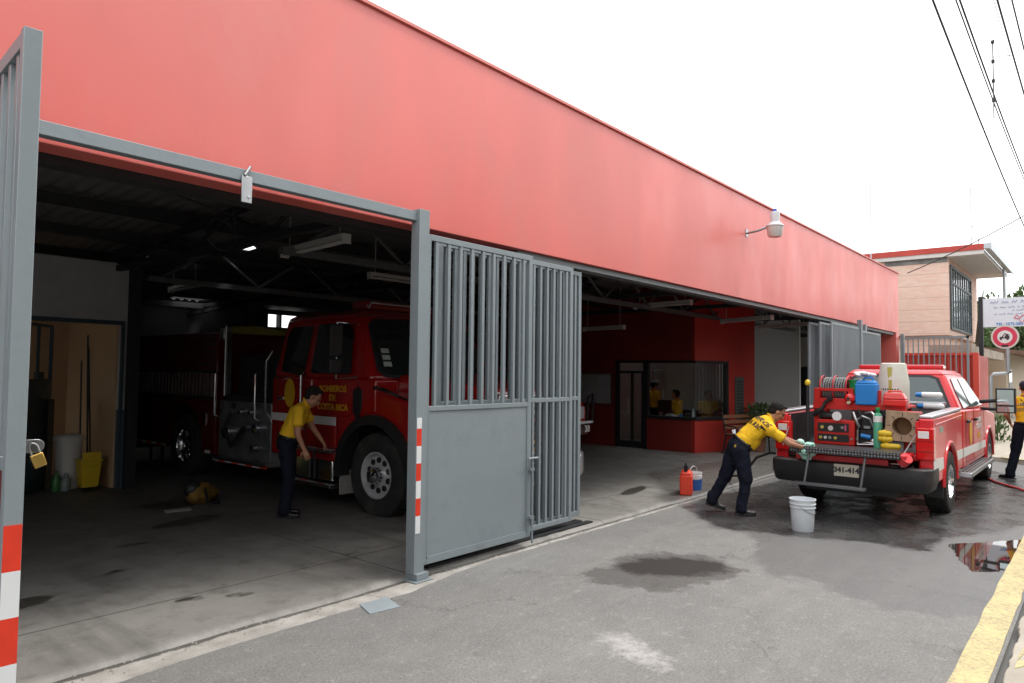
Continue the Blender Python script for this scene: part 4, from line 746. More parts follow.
b=MB(); b.box(-2.6,7,-.9,.2,2.55,2.85); b.box(-2.6,-1.6,-.95,-.9,2.4,2.9); b.build('ledge',CONC,ho); b=MB(); b.box(-2.3,-1.5,-.6,-.0,0,2.55); b.box(-1.9,0,.05,.2,0,2.55); b.build('brick_pier',BRICK,ho)
b=MB()
for i in range(36): b.box(-1.4+i*.1,-1.33+i*.1,-.45,-.42,0.1,2.5)
b.box(-1.45,2.3,-.42,-.38,.1,2.55); b.build('ribbed_shutter',mat('shutter_grey',(.28,.27,.27),.6),ho); b=MB(); b.box(2.35,2.5,-.6,-.3,0.1,2.55); b.box(3.9,4.05,-.6,-.3,.1,2.55); b.build('post',MATS['zinc'],ho); b=MB(); b.box(2.5,3.9,-.4,-.35,.1,2.5); b.build('dark_door',GLASS,ho)
b=MB(); b.cyl((-1.9,-.62,1.62),(-1.9,-.72,1.62),.16,n=20); b.build('meter',mat('meter_grey',(.4,.42,.42),.4),ho)
ROOFT=mat('tile_brown',(.26,.17,.13),.8,var=.3,vs=4)
h2=thing('far_house','low house with brown tiled eaves beyond the road sign','house',(36,3.2,0)); b=MB(); b.box(0,9,0,6,0,2.9); b.build('wall',mat('cream_wall',(.5,.42,.32),.8),h2); b=MB(); b.hexa([(-.3,-1.2,2.75),(9,-1.2,2.75),(9,6,3.6),(-.3,6,3.6)],[(-.3,-1.2,2.9),(9,-1.2,2.9),(9,6,3.75),(-.3,6,3.75)]); b.build('roof',ROOFT,h2); b=MB(); b.box(1.,2.2,-.02,.02,0,2.2); b.build('door',GLASS,h2)
# red sheet wall and bar fence
rs=thing('red_fence','red painted corrugated sheet wall beyond the station','fence',(25.0,2.9,0))
b=MB(); n=90; vs=[]; 
for i in range(n+1):
    y=.12+1.85*i/n; x=.025*math.cos(2*PI*y/.17); vs+= [(x,y,0),(x,y,2.52)]
b.add(vs,[(2*i,2*i+2,2*i+3,2*i+1) for i in range(n)]); b.build('sheet',RED_SHEET,rs,ang=60); b=MB(); b.box(-.08,.08,-.02,.13,0,2.58); b.box(-.05,.05,.13,1.95,2.50,2.58); b.build('post',mat('red_post',(.62,.07,.045),.45),rs)
b=MB(); b.box(.08,2.2,-.01,.05,0,2.5); b.build('side_sheet',RED_SHEET,rs)
bf=thing('bar_fence','grey barred fence in front of the red sheet wall','fence',(24.4,3.05,0))
b=MB(); b.box(-.03,.03,0,1.75,2.99,3.06); b.box(-.03,.03,0,.06,0,3.06); b.box(-.02,.02,0,1.75,.2,.25); b.build('frame',GREY_GATE,bf)
for i in range(12): b=MB(); b.box(-.015,.015,.17+i*.14,.20+i*.14,.25,2.99); b.build('bar',GREY_GATE,bf)
# sign board and road sign
sb=thing('sign_board','white board with small blue lettering on a dark post beyond the pickup','sign',(27.2,3.12,0))
MS=frameM((0,0,0),(-.06,-1,0),(0,0,1))     # x runs to the right as seen from the street
b=MB(); b.box(.12,2.9,3.46,4.38,-.03,.03,MS); b.build('board',mat('board_white',(.66,.70,.76),.5,var=.05,vs=2),sb); b=MB(); b.box(0,.12,0,4.45,-.05,.05,MS); b.build('post',STEEL_DARK,sb); b=MB(); b.box(2.9,3.0,0,4.45,-.05,.05,MS); b.build('post',STEEL_DARK,sb)
SI=mat('sign_ink',(.10,.13,.32),.6)
def sq(n,x0,y,w_,h_,seed):     # illegible little strokes of handwriting, row by row
    random.seed(seed); b=MB(); x=x0
    while x<x0+w_:
        k=random.randint(3,8)
        pts=[(x+i*h_*.33, y+h_*(.5 if i%2 else -.1)*random.uniform(.5,1.2), .034) for i in range(k)]
        b.tube(pts,h_*.07,4,M=MS); x+=k*h_*.33+h_*.4
    return b
for i,(x0,y,w_,h_) in enumerate(((.32,4.22,2.4,.13),(.42,4.06,2.2,.09),(.9,3.96,1.5,.08),(.42,3.85,2.2,.08))): sq(i,x0,y,w_,h_,i).build('writing_line',SI,sb,ang=None)
b=MB(); b.tube([(.95+.5*u,3.76-.06*math.sin(u*9),.034) for u in [i/20 for i in range(21)]],.02,5,M=MS); b.tube([(.95+.25*u,3.70+.12*math.sin(u*6),.034) for u in [i/20 for i in range(21)]],.014,5,M=MS); b.build('emblem',mat('emblem_pink',(.6,.25,.3),.6),sb,ang=None)
place_text('TEL: 2572-5851',.12,MS@Tm(.85,3.54,.032),'lettering',mat('sign_blue_ink',(.05,.2,.5),.6),sb,bold=.003)
ns=thing('no_parking_sign','round red ringed white no towing sign on a grey bent pipe','road sign',(21.6,1.93,0))
MN=frameM((0,0,2.87),(-.12,-1,0),(0,0,1))@Matrix.Scale(.70,4)
b=MB(); b.lathe([(.43,-.01),(.43,.01),(0,.012)],40,MN); b.build('plate',mat('sign_back',(.6,.58,.52),.5),ns); b=MB(); b.lathe([(.37,.012),(.37,.016),(.23,.016),(.23,.012)],40,MN); b.build('red_ring',mat('sign_red',(.62,.05,.10),.4),ns); b=MB(); b.lathe([(.23,.012),(.23,.017),(0,.017)],40,MN); b.build('face',WHITE_P,ns)
b=MB(); b.box(-.16,-.03,-.06,.0,.018,.022,MN); b.box(-.01,.14,-.07,.03,.018,.022,MN); b.box(.02,.10,.03,.08,.018,.022,MN); b.cyl(MN@V((-.08,.0,.02)),MN@V((0,.12,.02)),.01,n=6); b.cyl(MN@V((0,.12,.02)),MN@V((.14,.06,.02)),.01,n=6); b.cyl(MN@V((-.12,-.08,.02)),MN@V((-.12,-.08,.024)),.025); b.cyl(MN@V((.08,-.08,.02)),MN@V((.08,-.08,.024)),.025); b.build('tow_truck_symbol',mat('sign_black',(.05,.03,.04),.5),ns,ang=None)
b=MB(); b.box(-.1,.1,-.36,-.29,.017,.02,MN); b.build('plate_sticker',BLACK,ns)
b=MB(); b.tube([(0.03,-.05,2.85),(.03,-.05,2.02),(.03,-.02,1.95),(.02,.25,1.93),(0,.31,1.86),(0,.32,.1)],.045,10); b.build('pipe',MATS['zinc'],ns)
# street plants at the foot of the pipe
for i,(x,y,n,h) in enumerate(((22.6,2.55,160,.5),(23.2,2.3,160,.65),(22.2,2.75,120,.4))):
    t=thing('weed_clump',['low green weeds left of the grey bent pipe','tallest green weeds at the foot of the grey shutter','smallest weeds nearest the pickup front'][i],'plant',(x,y,.1),0,'weeds on the far pavement')
    def g2(k): a=random.uniform(0,2*PI); r=random.uniform(0,.28); return (math.cos(a)*r,math.sin(a)*r,random.uniform(0,h)),(math.cos(a)*.6,math.sin(a)*.6,1)
    b=leaves(n,g2,.14); b.build('foliage',LEAF,t,ang=None)
# trees beyond the roofs
def tree(name,lab,x,y,h,r,n,seed,size=.32,base=.45,m=LEAF,group='trees beyond the houses'):
    random.seed(seed); t=thing(name,lab,'tree',(x,y,0),0,group); b=MB(); b.tube([(0,0,0),(.05,.05,h*base*.6),(-.05,.1,h*base),(0,0,h*.8)],[.16,.13,.1,.03],8)
    cl=[]
    for k in range(9):
        a=random.uniform(0,2*PI); q=V((math.cos(a)*r*random.uniform(.25,.75),math.sin(a)*r*random.uniform(.25,.75),h*base+(h-h*base)*random.uniform(.15,.85))); cl.append((q,r*random.uniform(.28,.5))); b.tube([(0,0,h*base*.85),q*.5+V((0,0,h*base*.45)),q],[.07,.05,.015],6)
    b.build('trunk',BARK,t)
    def g(i):
        q,rr=random.choice(cl); d=V((random.gauss(0,1),random.gauss(0,1),random.gauss(0,1))).normalized(); return q+d*rr*random.uniform(.5,1.05),(d+V((0,0,-.3)))
    leaves(n,g,size,asp=.6).build('crown',m,t,ang=None)
tree('leafy_tree','bushy green tree between the sign board and the tiled roof',46,4.9,6.6,2.6,2600,1); tree('leafy_tree','green tree right of the road sign behind the tiled roof',48,3.0,5.6,2.4,2600,2); tree('leafy_tree','darker tree furthest behind the sign post',54,6.4,6.4,2.8,2200,5,m=LEAF2)
# bare climbing branches on the house corner
b=MB(); random.seed(4)
for k in range(7):
    y=-.1-random.uniform(0,.2); x=5.2+random.uniform(-.3,.4); b.tube([(28.3+x,4.1+y,2.9),(28.3+x+random.uniform(-.2,.2),4.1+y-.1,4.0),(28.3+x+random.uniform(-.5,.5),4.1+y-.25,5.1+random.uniform(0,.6))],[.035,.02,.008],5)
tag(b.build('bare_vine',BARK),'bare dry vine climbing at the far end of the house window','vine')
# antennas, wires, pole
b=MB(); b.cyl((27,6.25,0.5),(27,6.25,8.7),.025,n=6); b.cyl((27,6.1,8.55),(27,6.35,8.55),.01,n=5); tag(b.build('antenna',STEEL),'thin single antenna mast rising behind the red parapet','antenna')
b=MB(); b.cyl((28.9,3.5,6.3),(28.9,3.5,8.45),.022,n=6); b.cyl((28.9,3.5,8.4),(28.9,3.1,8.3),.01,n=5); b.cyl((28.9,3.5,7.1),(28.9,3.42,7.1),.03,n=6); tag(b.build('antenna',STEEL),'antenna mast standing on the white roof slab of the house','antenna')
for i,(y,z) in enumerate(((3.48,6.6),(3.26,6.66))):
    b=MB(); b.tube([(28.7,y,6.3),(28.7,y,z),(28.7,y-.05,z+.06),(28.7,y-.1,z+.02)],.02,6); tag(b.build('roof_hook',STEEL),['left hooked conduit stub on the roof slab edge','right hooked conduit stub on the roof slab edge'][i],'conduit')
WG='overhead wires along the street'
up=thing('utility_pole','grey concrete utility pole carrying the street wires','utility pole',(46,.9,0)); b=MB(); b.cyl((0,0,0),(0,0,11),.17,.1,n=14); b.build('pole',CONC,up); b=MB(); b.box(-.05,.05,-.2,1.2,9.2,9.32); b.box(-.05,.05,-.2,1.2,6.0,6.1); b.build('crossarm',STEEL_DARK,up)
for i,(a,c_,sag,r,lab) in enumerate((((-8,1.5,8.3),(46,1.5,5.9),1.35,.013,'lowest leftmost overhead wire crossing the sky'),((-8,1.5,8.7),(46,1.5,8.1),1.35,.014,'second overhead wire from the left, paired'),((-8,1.57,8.85),(46,1.57,8.2),1.38,.011,'thin wire hugging the second overhead wire'),
    ((-8,1.5,9.75),(46,1.5,9.6),.4,.020,'thickest overhead wire nearest the right edge'),((-8,1.3,9.9),(46,1.3,9.7),.4,.016,'wire just right of the thickest overhead wire'),((-8,1.9,11.9),(46,1.9,10.8),.4,.008,'faint thin wire between the thick overhead wires'))):
    cable('overhead_wire',catenary(a,c_,sag,30),r,lab,WIRE,'wire',WG)
cable('service_wire',catenary((24.2,4.6,5.0),(24.6,-2,9.0),.35,16),.014,'service wire sloping from the parapet end up to the right',WIRE,'wire',WG)
b=MB(); random.seed(9)
for k in range(4): z=8.9-k*.42; b.box(17.65,17.71,1.67,1.73,z,z+.06); b.cyl((17.68,1.7,z),(17.68,1.7,z-.36),.012,n=5)
b.cyl((17.68,1.7,8.6),(17.68,1.35,8.55),.008,n=5); tag(b.build('wire_spacer',STEEL_DARK),'small chain of insulators hanging between the overhead wires','insulator')

# unseen houses and trees added across the street: they shade the low sky and show in reflections
for i,(x0,x1,h,y,c_,lab) in enumerate(((-16,-3,4.6,-6.2,(.42,.38,.30),'unseen cream house across the street behind the camera'),(-2,9,5.6,-6.6,(.34,.36,.34),'unseen grey green two storey house across the street'),(10.5,22,4.4,-5.6,(.45,.30,.22),'unseen terracotta house across the street'),(24,44,5.2,-6.0,(.40,.40,.38),'unseen pale long house across the street beyond the pickup'))):
    t=thing('unseen_house',lab,'house',(x0,y,0)); L_=x1-x0; b=MB(); b.box(0,L_,-6,0,0,h); b.build('wall',mat('street_wall_'+['cream','green','terracotta','pale'][i],c_,.85,var=.15,vs=1),t); b=MB(); b.hexa([(-.4,-6.4,h+.003),(L_+.4,-6.4,h+.003),(L_+.4,.6,h+.003),(-.4,.6,h+.003)],[(-.4,-3.1,h+1.3),(L_+.4,-3.1,h+1.3),(L_+.4,-3,h+1.3),(-.4,-3,h+1.3)]); b.build('roof',ROOFT,t)
    k=0; x=1.2
    while x<L_-1.6:
        b=MB(); b.box(x,x+1.3,-.02,.03,1.0 if k%3 else 0,2.2); b.build('window' if k%3 else 'door',GLASS,t); x+=2.4; k+=1
tree('unseen_tree','unseen broad green tree across the street behind the camera',3,-4.2,6.8,2.6,5000,11,group='trees across the street',size=.36); tree('unseen_tree','unseen tall green tree across the street by the terracotta house',13,-4.0,7.4,2.8,5000,12,group='trees across the street',size=.36); tree('unseen_tree','unseen dense green tree across the street far to the right',24,-4.6,7.0,2.8,4000,13,group='trees across the street',size=.36)

# loose grit and mortar crumbs along the worn threshold and over the road
random.seed(21); b=MB()
def stone(x,y,z,r): 
    q=[(random.uniform(-1,1)*r*.3,random.uniform(-1,1)*r*.3) for _ in range(2)]; n=5; vs=[(x+r*math.cos(2*PI*i/n)*random.uniform(.6,1.1),y+r*math.sin(2*PI*i/n)*random.uniform(.6,1.1),z) for i in range(n)]+[(x+q[0][0],y+q[0][1],z+r*random.uniform(.5,.9))]; b.add(vs,[(i,(i+1)%n,n) for i in range(n)])
for i in range(520): stone(random.uniform(.3,12),4.66+random.gauss(0,.06),random.choice([.0,.002]),random.choice([.004,.006,.008,.012]))
for i in range(300): stone(random.uniform(1.5,9),random.uniform(.8,4.6),0,random.choice([.003,.004,.006]))
tag(b.build('loose_grit',mat('grit_pale',(.42,.39,.34),.9,var=.5,vs=40),ang=None),'loose pale grit and crumbs scattered along the worn concrete threshold','grit',kind='stuff')
# ------------------------------------------------------------------ wheels
def arc(cx,cz,r,a0,a1,n): return [(cx+r*math.cos(R(a0+(a1-a0)*i/n)),cz+r*math.sin(R(a0+(a1-a0)*i/n))) for i in range(n+1)]
def wheel(parent,x,y,r,w,side,rimr,holes=8,mt=CHROME,deep=.05,name='wheel'):
    """axis along y; side=-1 outer face towards -y"""
    Mw=Tm(x,y,r)@Euler((PI/2 if side<0 else -PI/2,0,0)).to_matrix().to_4x4()
    t=MB(); h=w/2
    t.lathe([(rimr,-h*.9),(rimr+.03,-h),(r*.93,-h*.98),(r*.985,-h*.86),(r,-h*.7),(r,h*.7),(r*.985,h*.86),(r*.93,h*.98),(r*.86,h),(rimr+.03,h),(rimr,h*.9),(rimr,-h*.9)],40,Mw)
    n=36
    for i in range(n):
        a=2*PI*i/n; 
        for s in (-1,1): t.box(-.014,.014,-h*.82 if s<0 else h*.1,-h*.1 if s<0 else h*.82,r*.99,r*1.008,Mw@Tm(rz=0)@Euler((0,0,a+(.05 if s>0 else 0))).to_matrix().to_4x4()@Tm(rx=0)@Matrix(((0,0,1,0),(1,0,0,0),(0,1,0,0),(0,0,0,1))))
    t=t.build(name,RUBBER,parent,ang=30)
    m=MB(); m.lathe([(rimr*1.02,h*.9),(rimr*1.02,h*.98),(rimr*.95,h*.98),(rimr*.9,h*.75),(rimr*.86,h*.7-deep),(rimr*.35,h*.8-deep),(rimr*.33,h*.95-deep*.3),(rimr*.2,h*1.02-deep*.3),(0,h*1.02-deep*.3)],40,Mw,cap=False)
    m.lathe([(rimr*1.0,-h*.9),(rimr*.9,-h*.6),(0,-h*.6)],24,Mw)
    for i in range(holes):
        a=2*PI*i/holes; m.cyl(Mw@V((rimr*.27*math.cos(a),rimr*.27*math.sin(a),h*.9-deep)),Mw@V((rimr*.27*math.cos(a),rimr*.27*math.sin(a),h*1.04-deep*.3)),.012,n=6)
    m.build('rim',mt,t,ang=40)
    m=MB()
    for i in range(holes):
        a=2*PI*(i+.5)/holes; q=V((rimr*.66*math.cos(a),rimr*.66*math.sin(a),0)); m.cyl(Mw@(q+V((0,0,h*.6-deep))),Mw@(q+V((0,0,h*.84-deep))),rimr*.13,n=14)
    m.build('rim_holes',BLACK,t)
    return t
# ------------------------------------------------------------------ pickup
pk=thing('pickup_truck','red crew cab fire pickup with lowered tailgate and loaded bed on the wet street','pickup truck',(10.0,2.6,0))
HW=.96
def side_panel(x0,x1,zb,zt0,zt1,cx,cz,r,y0,y1,b):
    a=math.degrees(math.asin(max(-1,min(1,(zb-cz)/r)))); poly=[(x0,zb)]+([(px,pz) for px,pz in arc(cx,cz,r,180-a,a,14)] if cx else [])+[(x1,zb),(x1,zt1),(x0,zt0)]
    b.prism(poly,'y',y0,y1); return b
b=MB(); side_panel(0.02,2.30,.50,1.31,1.345,1.25,.42,.50,-HW,-.80,b); side_panel(0.02,2.30,.50,1.31,1.345,1.25,.42,.50,.80,HW,b)
b.box(2.22,2.30,-.80,.80,.55,1.34); b.box(0.02,2.30,-.80,.80,.78,.86); bed=b.build('bed',PICK_RED,pk,bevel=.022,seg=3)
b=MB(); b.box(.03,2.2,.775,.797,.87,1.30); b.box(.03,2.2,-.797,-.775,.87,1.30); b.box(.03,2.2,-.77,.77,.862,.872); b.box(2.19,2.215,-.77,.77,.872,1.30); b.build('bed_liner',BLACK,pk)
for s in (-1,1):      # wheel arch lips swelling out
    for cx in (1.25,5.4):
        b=MB(); prof=[]; pts=arc(cx,.42,.53,-2,182,20); b.tube([(px,s*(HW-.004),pz) for px,pz in pts],.026,8); b.build('arch_lip',PICK_RED,pk)
    b=MB(); b.box(.05,2.28,s*.88-.08,s*.88+.08,1.325,1.36,Matrix.Identity(4)); b.v=[V((p.x,p.y,p.z+.016*p.x-.01)) for p in b.v]; b.build('bed_rail_cap',mat('aluminium_cap',(.55,.57,.6),.3,.8),pk,bevel=.01)
    # dark liners of the wheel arches
    for cx in (1.25,5.4):
        b=MB(); pts=arc(cx,.42,.505,0,180,14); vs=[];
        for px,pz in pts: vs+=[(px,s*.95,pz),(px,s*.60,pz)]
        b.add(vs,[(2*i,2*i+1,2*i+3,2*i+2) for i in range(14)]); b.build('arch_liner',BLACK,pk)
# cab
b=MB()
a_=[(2.36,.47),(4.72,.47)]+[(px,pz) for px,pz in arc(5.4,.42,.50,172,8,14)]+[(5.98,.50),(6.30,.55),(6.34,.95),(6.25,1.16),(4.85,1.30),(2.36,1.345)]
b.prism(a_,'y',-HW,HW); b.build('cab_body',PICK_RED,pk,bevel=.035,seg=3)
b=MB(); b.hexa([(4.8,-.80,1.26),(6.15,-.74,1.12),(6.15,.74,1.12),(4.8,.80,1.26)],[(4.85,-.72,1.36),(6.02,-.66,1.20),(6.02,.66,1.20),(4.85,.72,1.36)]); b.build('hood',PICK_RED,pk,bevel=.03)
# greenhouse: lofted shell between belt line and roof
belt=[(2.36,-.93),(5.02,-.91),(5.14,-.5),(5.18,0),(5.14,.5),(5.02,.91),(2.36,.93)]; rf=[(2.62,-.70),(4.25,-.70),(4.36,-.4),(4.38,0),(4.36,.4),(4.25,.70),(2.62,.70)]
def loft(b,l0,l1,z0,z1,n=1):
    m=len(l0); b.add([(x,y,z0) for x,y in l0]+[(x,y,z1) for x,y in l1],[(i,(i+1)%m,m+(i+1)%m,m+i) for i in range(m)]+[list(range(m))[::-1],list(range(m,2*m))])
b=MB(); loft(b,belt,rf,1.33,1.885); b.build('greenhouse',PICK_RED,pk,bevel=.05,seg=3)
b=MB(); loft(b,[(2.60,-.715),(4.27,-.715),(4.38,-.4),(4.40,0),(4.38,.4),(4.27,.715),(2.60,.715)],[(2.72,-.62),(4.1,-.62),(4.2,-.35),(4.22,0),(4.2,.35),(4.1,.62),(2.72,.62)],1.87,1.945); b.build('roof',PICK_RED,pk,bevel=.03,seg=3)
def P3(u,v,s):   # a point on the side glass plane: u along, v up 0..1
    y=(.93+( .70-.93)*v); return V((u,s*(y+.006),1.33+.555*v))
def gpoly(b,pts,s,off=.0): n=len(pts); q=[P3(u,v,s) for u,v in pts]; o_=V((0,s*.006,.003)); b.add(q+[p+o_ for p in q],[list(range(n))[::-1],list(range(n,2*n))]+[(i,(i+1)%n,n+(i+1)%n,n+i) for i in range(n)])
SGL=mat('side_glass',(.10,.15,.15),.03,spec=.9)
for s in (-1,1):
    b=MB(); gpoly(b,[(2.72,.06),(3.40,.06),(3.40,.86),(2.86,.86),(2.74,.5)],s); b.build('rear_door_window',SGL,pk,ang=None)
    b=MB(); gpoly(b,[(3.52,.06),(4.80,.06),(4.66,.25),(4.22,.86),(3.52,.86)],s); b.build('front_door_window',SGL,pk,ang=None)
    for nm,x0,x1 in (('rear_door',2.66,3.46),('front_door',3.47,4.72)):
        b=MB(); # door outline grooves as dark seams 3 mm proud
        for (xa,za,xb,zb) in ((x0,.55,x0,1.33),(x1,.55,x1,1.33),(x0,.55,x1,.55)): b.box(min(xa,xb)-.004,max(xa,xb)+.004,s*(HW+.0015)-.0015,s*(HW+.0015)+.0015,min(za,zb)-.004,max(za,zb)+.004)
        d=b.build(nm,BLACK,pk,ang=None); b=MB(); b.box(x0+.05,x0+.24,s*(HW+.02)-.02,s*(HW+.02)+.02,1.14,1.18); b.build('handle',BLACK,d,bevel=.008)
b=MB(); b.add([(2.385+.25*v+.0-.012,y*(1-.22*v),1.35+.52*v) for y,v in ((-.78,.12),(.78,.12),(.72,.86),(.6,.92),(-.6,.92),(-.72,.86))],[(0,1,2,3,4,5)])
b.v=[V((2.36+.26*((p.z-1.33)/.555)-.008,p.y,p.z)) for p in b.v]; rw=b.build('rear_window',mat('rear_glass',(.05,.08,.085),.02,spec=1.),pk,ang=None)
b=MB(); q=[(-.83,.06),(.83,.06),(.78,.88),(.66,.96),(-.66,.96),(-.78,.88)]; b.add([(2.36+.26*v-.005,y*(1-.22*v),1.33+.555*v) for y,v in q],[(0,1,2,3,4,5)]); b.build('window_rubber',BLACK,pk,ang=None)
b=MB(); b.add([(5.14-.75*v+.03,y*(1-.2*v),1.33+.555*v) for y,v in ((-.80,.08),(.80,.08),(.78,.9),(-.78,.9))],[(0,1,2,3)]); b.build('windscreen',SGL,pk,ang=None)
b=MB(); b.box(3.0,3.28,-.62,.62,1.955,2.03); b.build('light_bar',mat('light_bar_red',(.55,.03,.04),.15,coat=.6),pk,bevel=.025,seg=3)
# lamps, bumpers, tailgate
for s in (-1,1):
    b=MB(); b.box(-.015,.14,s*.87-.10,s*.87+.095,.80,1.20); tl=b.build('tail_light',LAMP_R,pk,bevel=.015); b=MB(); b.box(-.019,-.0145,s*.87-.098,s*.87+.093,1.035,1.045); b.box(-.019,-.0145,s*.87-.098,s*.87+.093,.905,.915); b.build('lens_rib',mat('dark_red_lens',(.25,.005,.005),.3),tl); b=MB(); b.box(.02,.06,s*.785-.02,s*.785+.02,.80,1.28); b.build('corner_post',PICK_RED,pk,bevel=.01); b=MB(); b.box(-.022,-.014,s*.86-.06,s*.86+.06,1.07,1.16); b.build('reversing_lens',LAMP_W,tl,bevel=.003)
    b=MB(); b.box(6.30,6.36,s*.72-.16,s*.72+.16,.80,1.08); b.build('headlight',LAMP_W,pk,bevel=.02)
b=MB(); pth=[(.28,-.925,0),(.05,-.925,0),(-.10,-.915,0),(-.17,-.87,0),(-.20,-.75,0),(-.22,-.4,0),(-.225,0,0),(-.22,.4,0),(-.20,.75,0),(-.17,.87,0),(-.10,.915,0),(.05,.925,0),(.28,.925,0)]; sec=[(-.06,.46),(-.03,.42),(.0,.41),(.02,.43),(.035,.50),(.05,.52),(.052,.65),(.045,.69),(.02,.705),(-.06,.71)]; vs=[]
for k,p in enumerate(pth):
    d=(V(pth[min(k+1,len(pth)-1)])-V(pth[max(k-1,0)])).normalized(); nrm_=V((-abs(d.y),d.x if d.y>=0 else -d.x,0)); nrm_=V((-d.y,d.x,0)); 
    if nrm_.x>0.01 or (abs(nrm_.x)<=.01 and nrm_.y*p[1]<0): nrm_=-nrm_
    for o_,z_ in sec: vs.append((p[0]+nrm_.x*o_,p[1]+nrm_.y*o_,z_))
m_=len(sec); b.add(vs,[(k*m_+i,k*m_+(i+1)%m_,(k+1)*m_+(i+1)%m_,(k+1)*m_+i) for k in range(len(pth)-1) for i in range(m_)]+[list(range(m_)),[(len(pth)-1)*m_+i for i in range(m_)]]); b.box(-.20,.02,-.6,.6,.69,.72); b.build('rear_bumper',mat('bumper_black',(.03,.03,.033),.5,var=.15,bump=.2,bs=90),pk,bevel=0)
b=MB(); b.box(.0,.35,-.55,.55,.30,.46); b.box(-.12,.1,-.06,.06,.38,.46); b.cyl((.0,-.3,.36),(1.2,-.35,.36),.035,n=10); b.box(.3,6,-.45,-.38,.42,.55); b.box(.3,6,.38,.45,.42,.55); b.cyl((1.25,-.8,.40),(1.25,.8,.40),.05); b.ell((1.25,0,.40),(.16,.14,.16)); b.build('chassis',BLACK,pk)
b=MB(); b.prism([(6.28,-.93),(6.5,-.8),(6.54,0),(6.5,.8),(6.28,.93)],'z',.48,.72); b.build('front_bumper',CHROME,pk,bevel=.02); b=MB(); b.box(6.33,6.40,-.5,.5,.76,1.08); b.build('grille',CHROME,pk,bevel=.01)
tg=MB(); tg.box(-.50,.0,-.76,.60,.845,.89); tg=tg.build('tailgate',PICK_RED,pk,bevel=.012)
DP,bd=new_nt('diamond_plate'); tc=node('ShaderNodeTexCoord').outputs['Object']; Lk=NT.links.new; bd.inputs['Base Color'].default_value=(.035,.035,.038,1); bd.inputs['Roughness'].default_value=.38
vo=node('ShaderNodeTexVoronoi'); vo.inputs['Scale'].default_value=28; vo.inputs['Randomness'].default_value=.15; Lk(tc,vo.inputs['Vector']); h_=nrange(vo.outputs[0],.2,.45,1,0); bp=node('ShaderNodeBump'); bp.inputs['Distance'].default_value=.01; Lk(h_,bp.inputs['Height']); Lk(bp.outputs[0],bd.inputs['Normal']); Lk(nmix(h_,(.03,.03,.033),(.22,.22,.23)),bd.inputs['Base Color'])
b=MB(); b.box(-.52,-.01,-.68,.60,.89,.915); b.box(-.53,-.50,-.70,.60,.835,.915); b.build('plate',DP,tg,bevel=.003)
b=MB(); b.cyl((-.45,-.76,.86),(-.40,-.70,.80),.07,n=20); b.build('cap',mat('pink_red_cap',(.65,.06,.07),.3),tg)
for s in (-1,1): b=MB(); b.tube([(.0,s*.78,1.12),(-.42,s*.72,.9)],.008,6); b.build('support_cable',STEEL,tg)
st_=MB(); st_.tube([(-.48,.36,.85),(-.56,.40,.46)],.016,8); st_.tube([(-.48,-.31,.85),(-.56,-.27,.46)],.016,8); st_.box(-.62,-.52,-.33,.52,.43,.465); st_.build('tailgate_step',mat('step_grey',(.16,.17,.18),.4,.6),pk,bevel=.003)
pt_=MB(); pt_.box(-.286,-.280,-.15,.15,.545,.70,Tm(0,-.035,0)); lp_=pt_.build('licence_plate',mat('plate_cream',(.62,.60,.50),.5),pk,bevel=.004)
place_text('341-414',.092,frameM((-.288,-.035,.625),(0,-1,0),(0,0,1)),'plate_number',mat('plate_ink',(.03,.03,.04),.5),lp_,bold=.004)
b=MB(); b.box(-.2,-.17,-.5,.62,.71,.79); b.build('red_strip',PICK_RED,pk,bevel=.005)
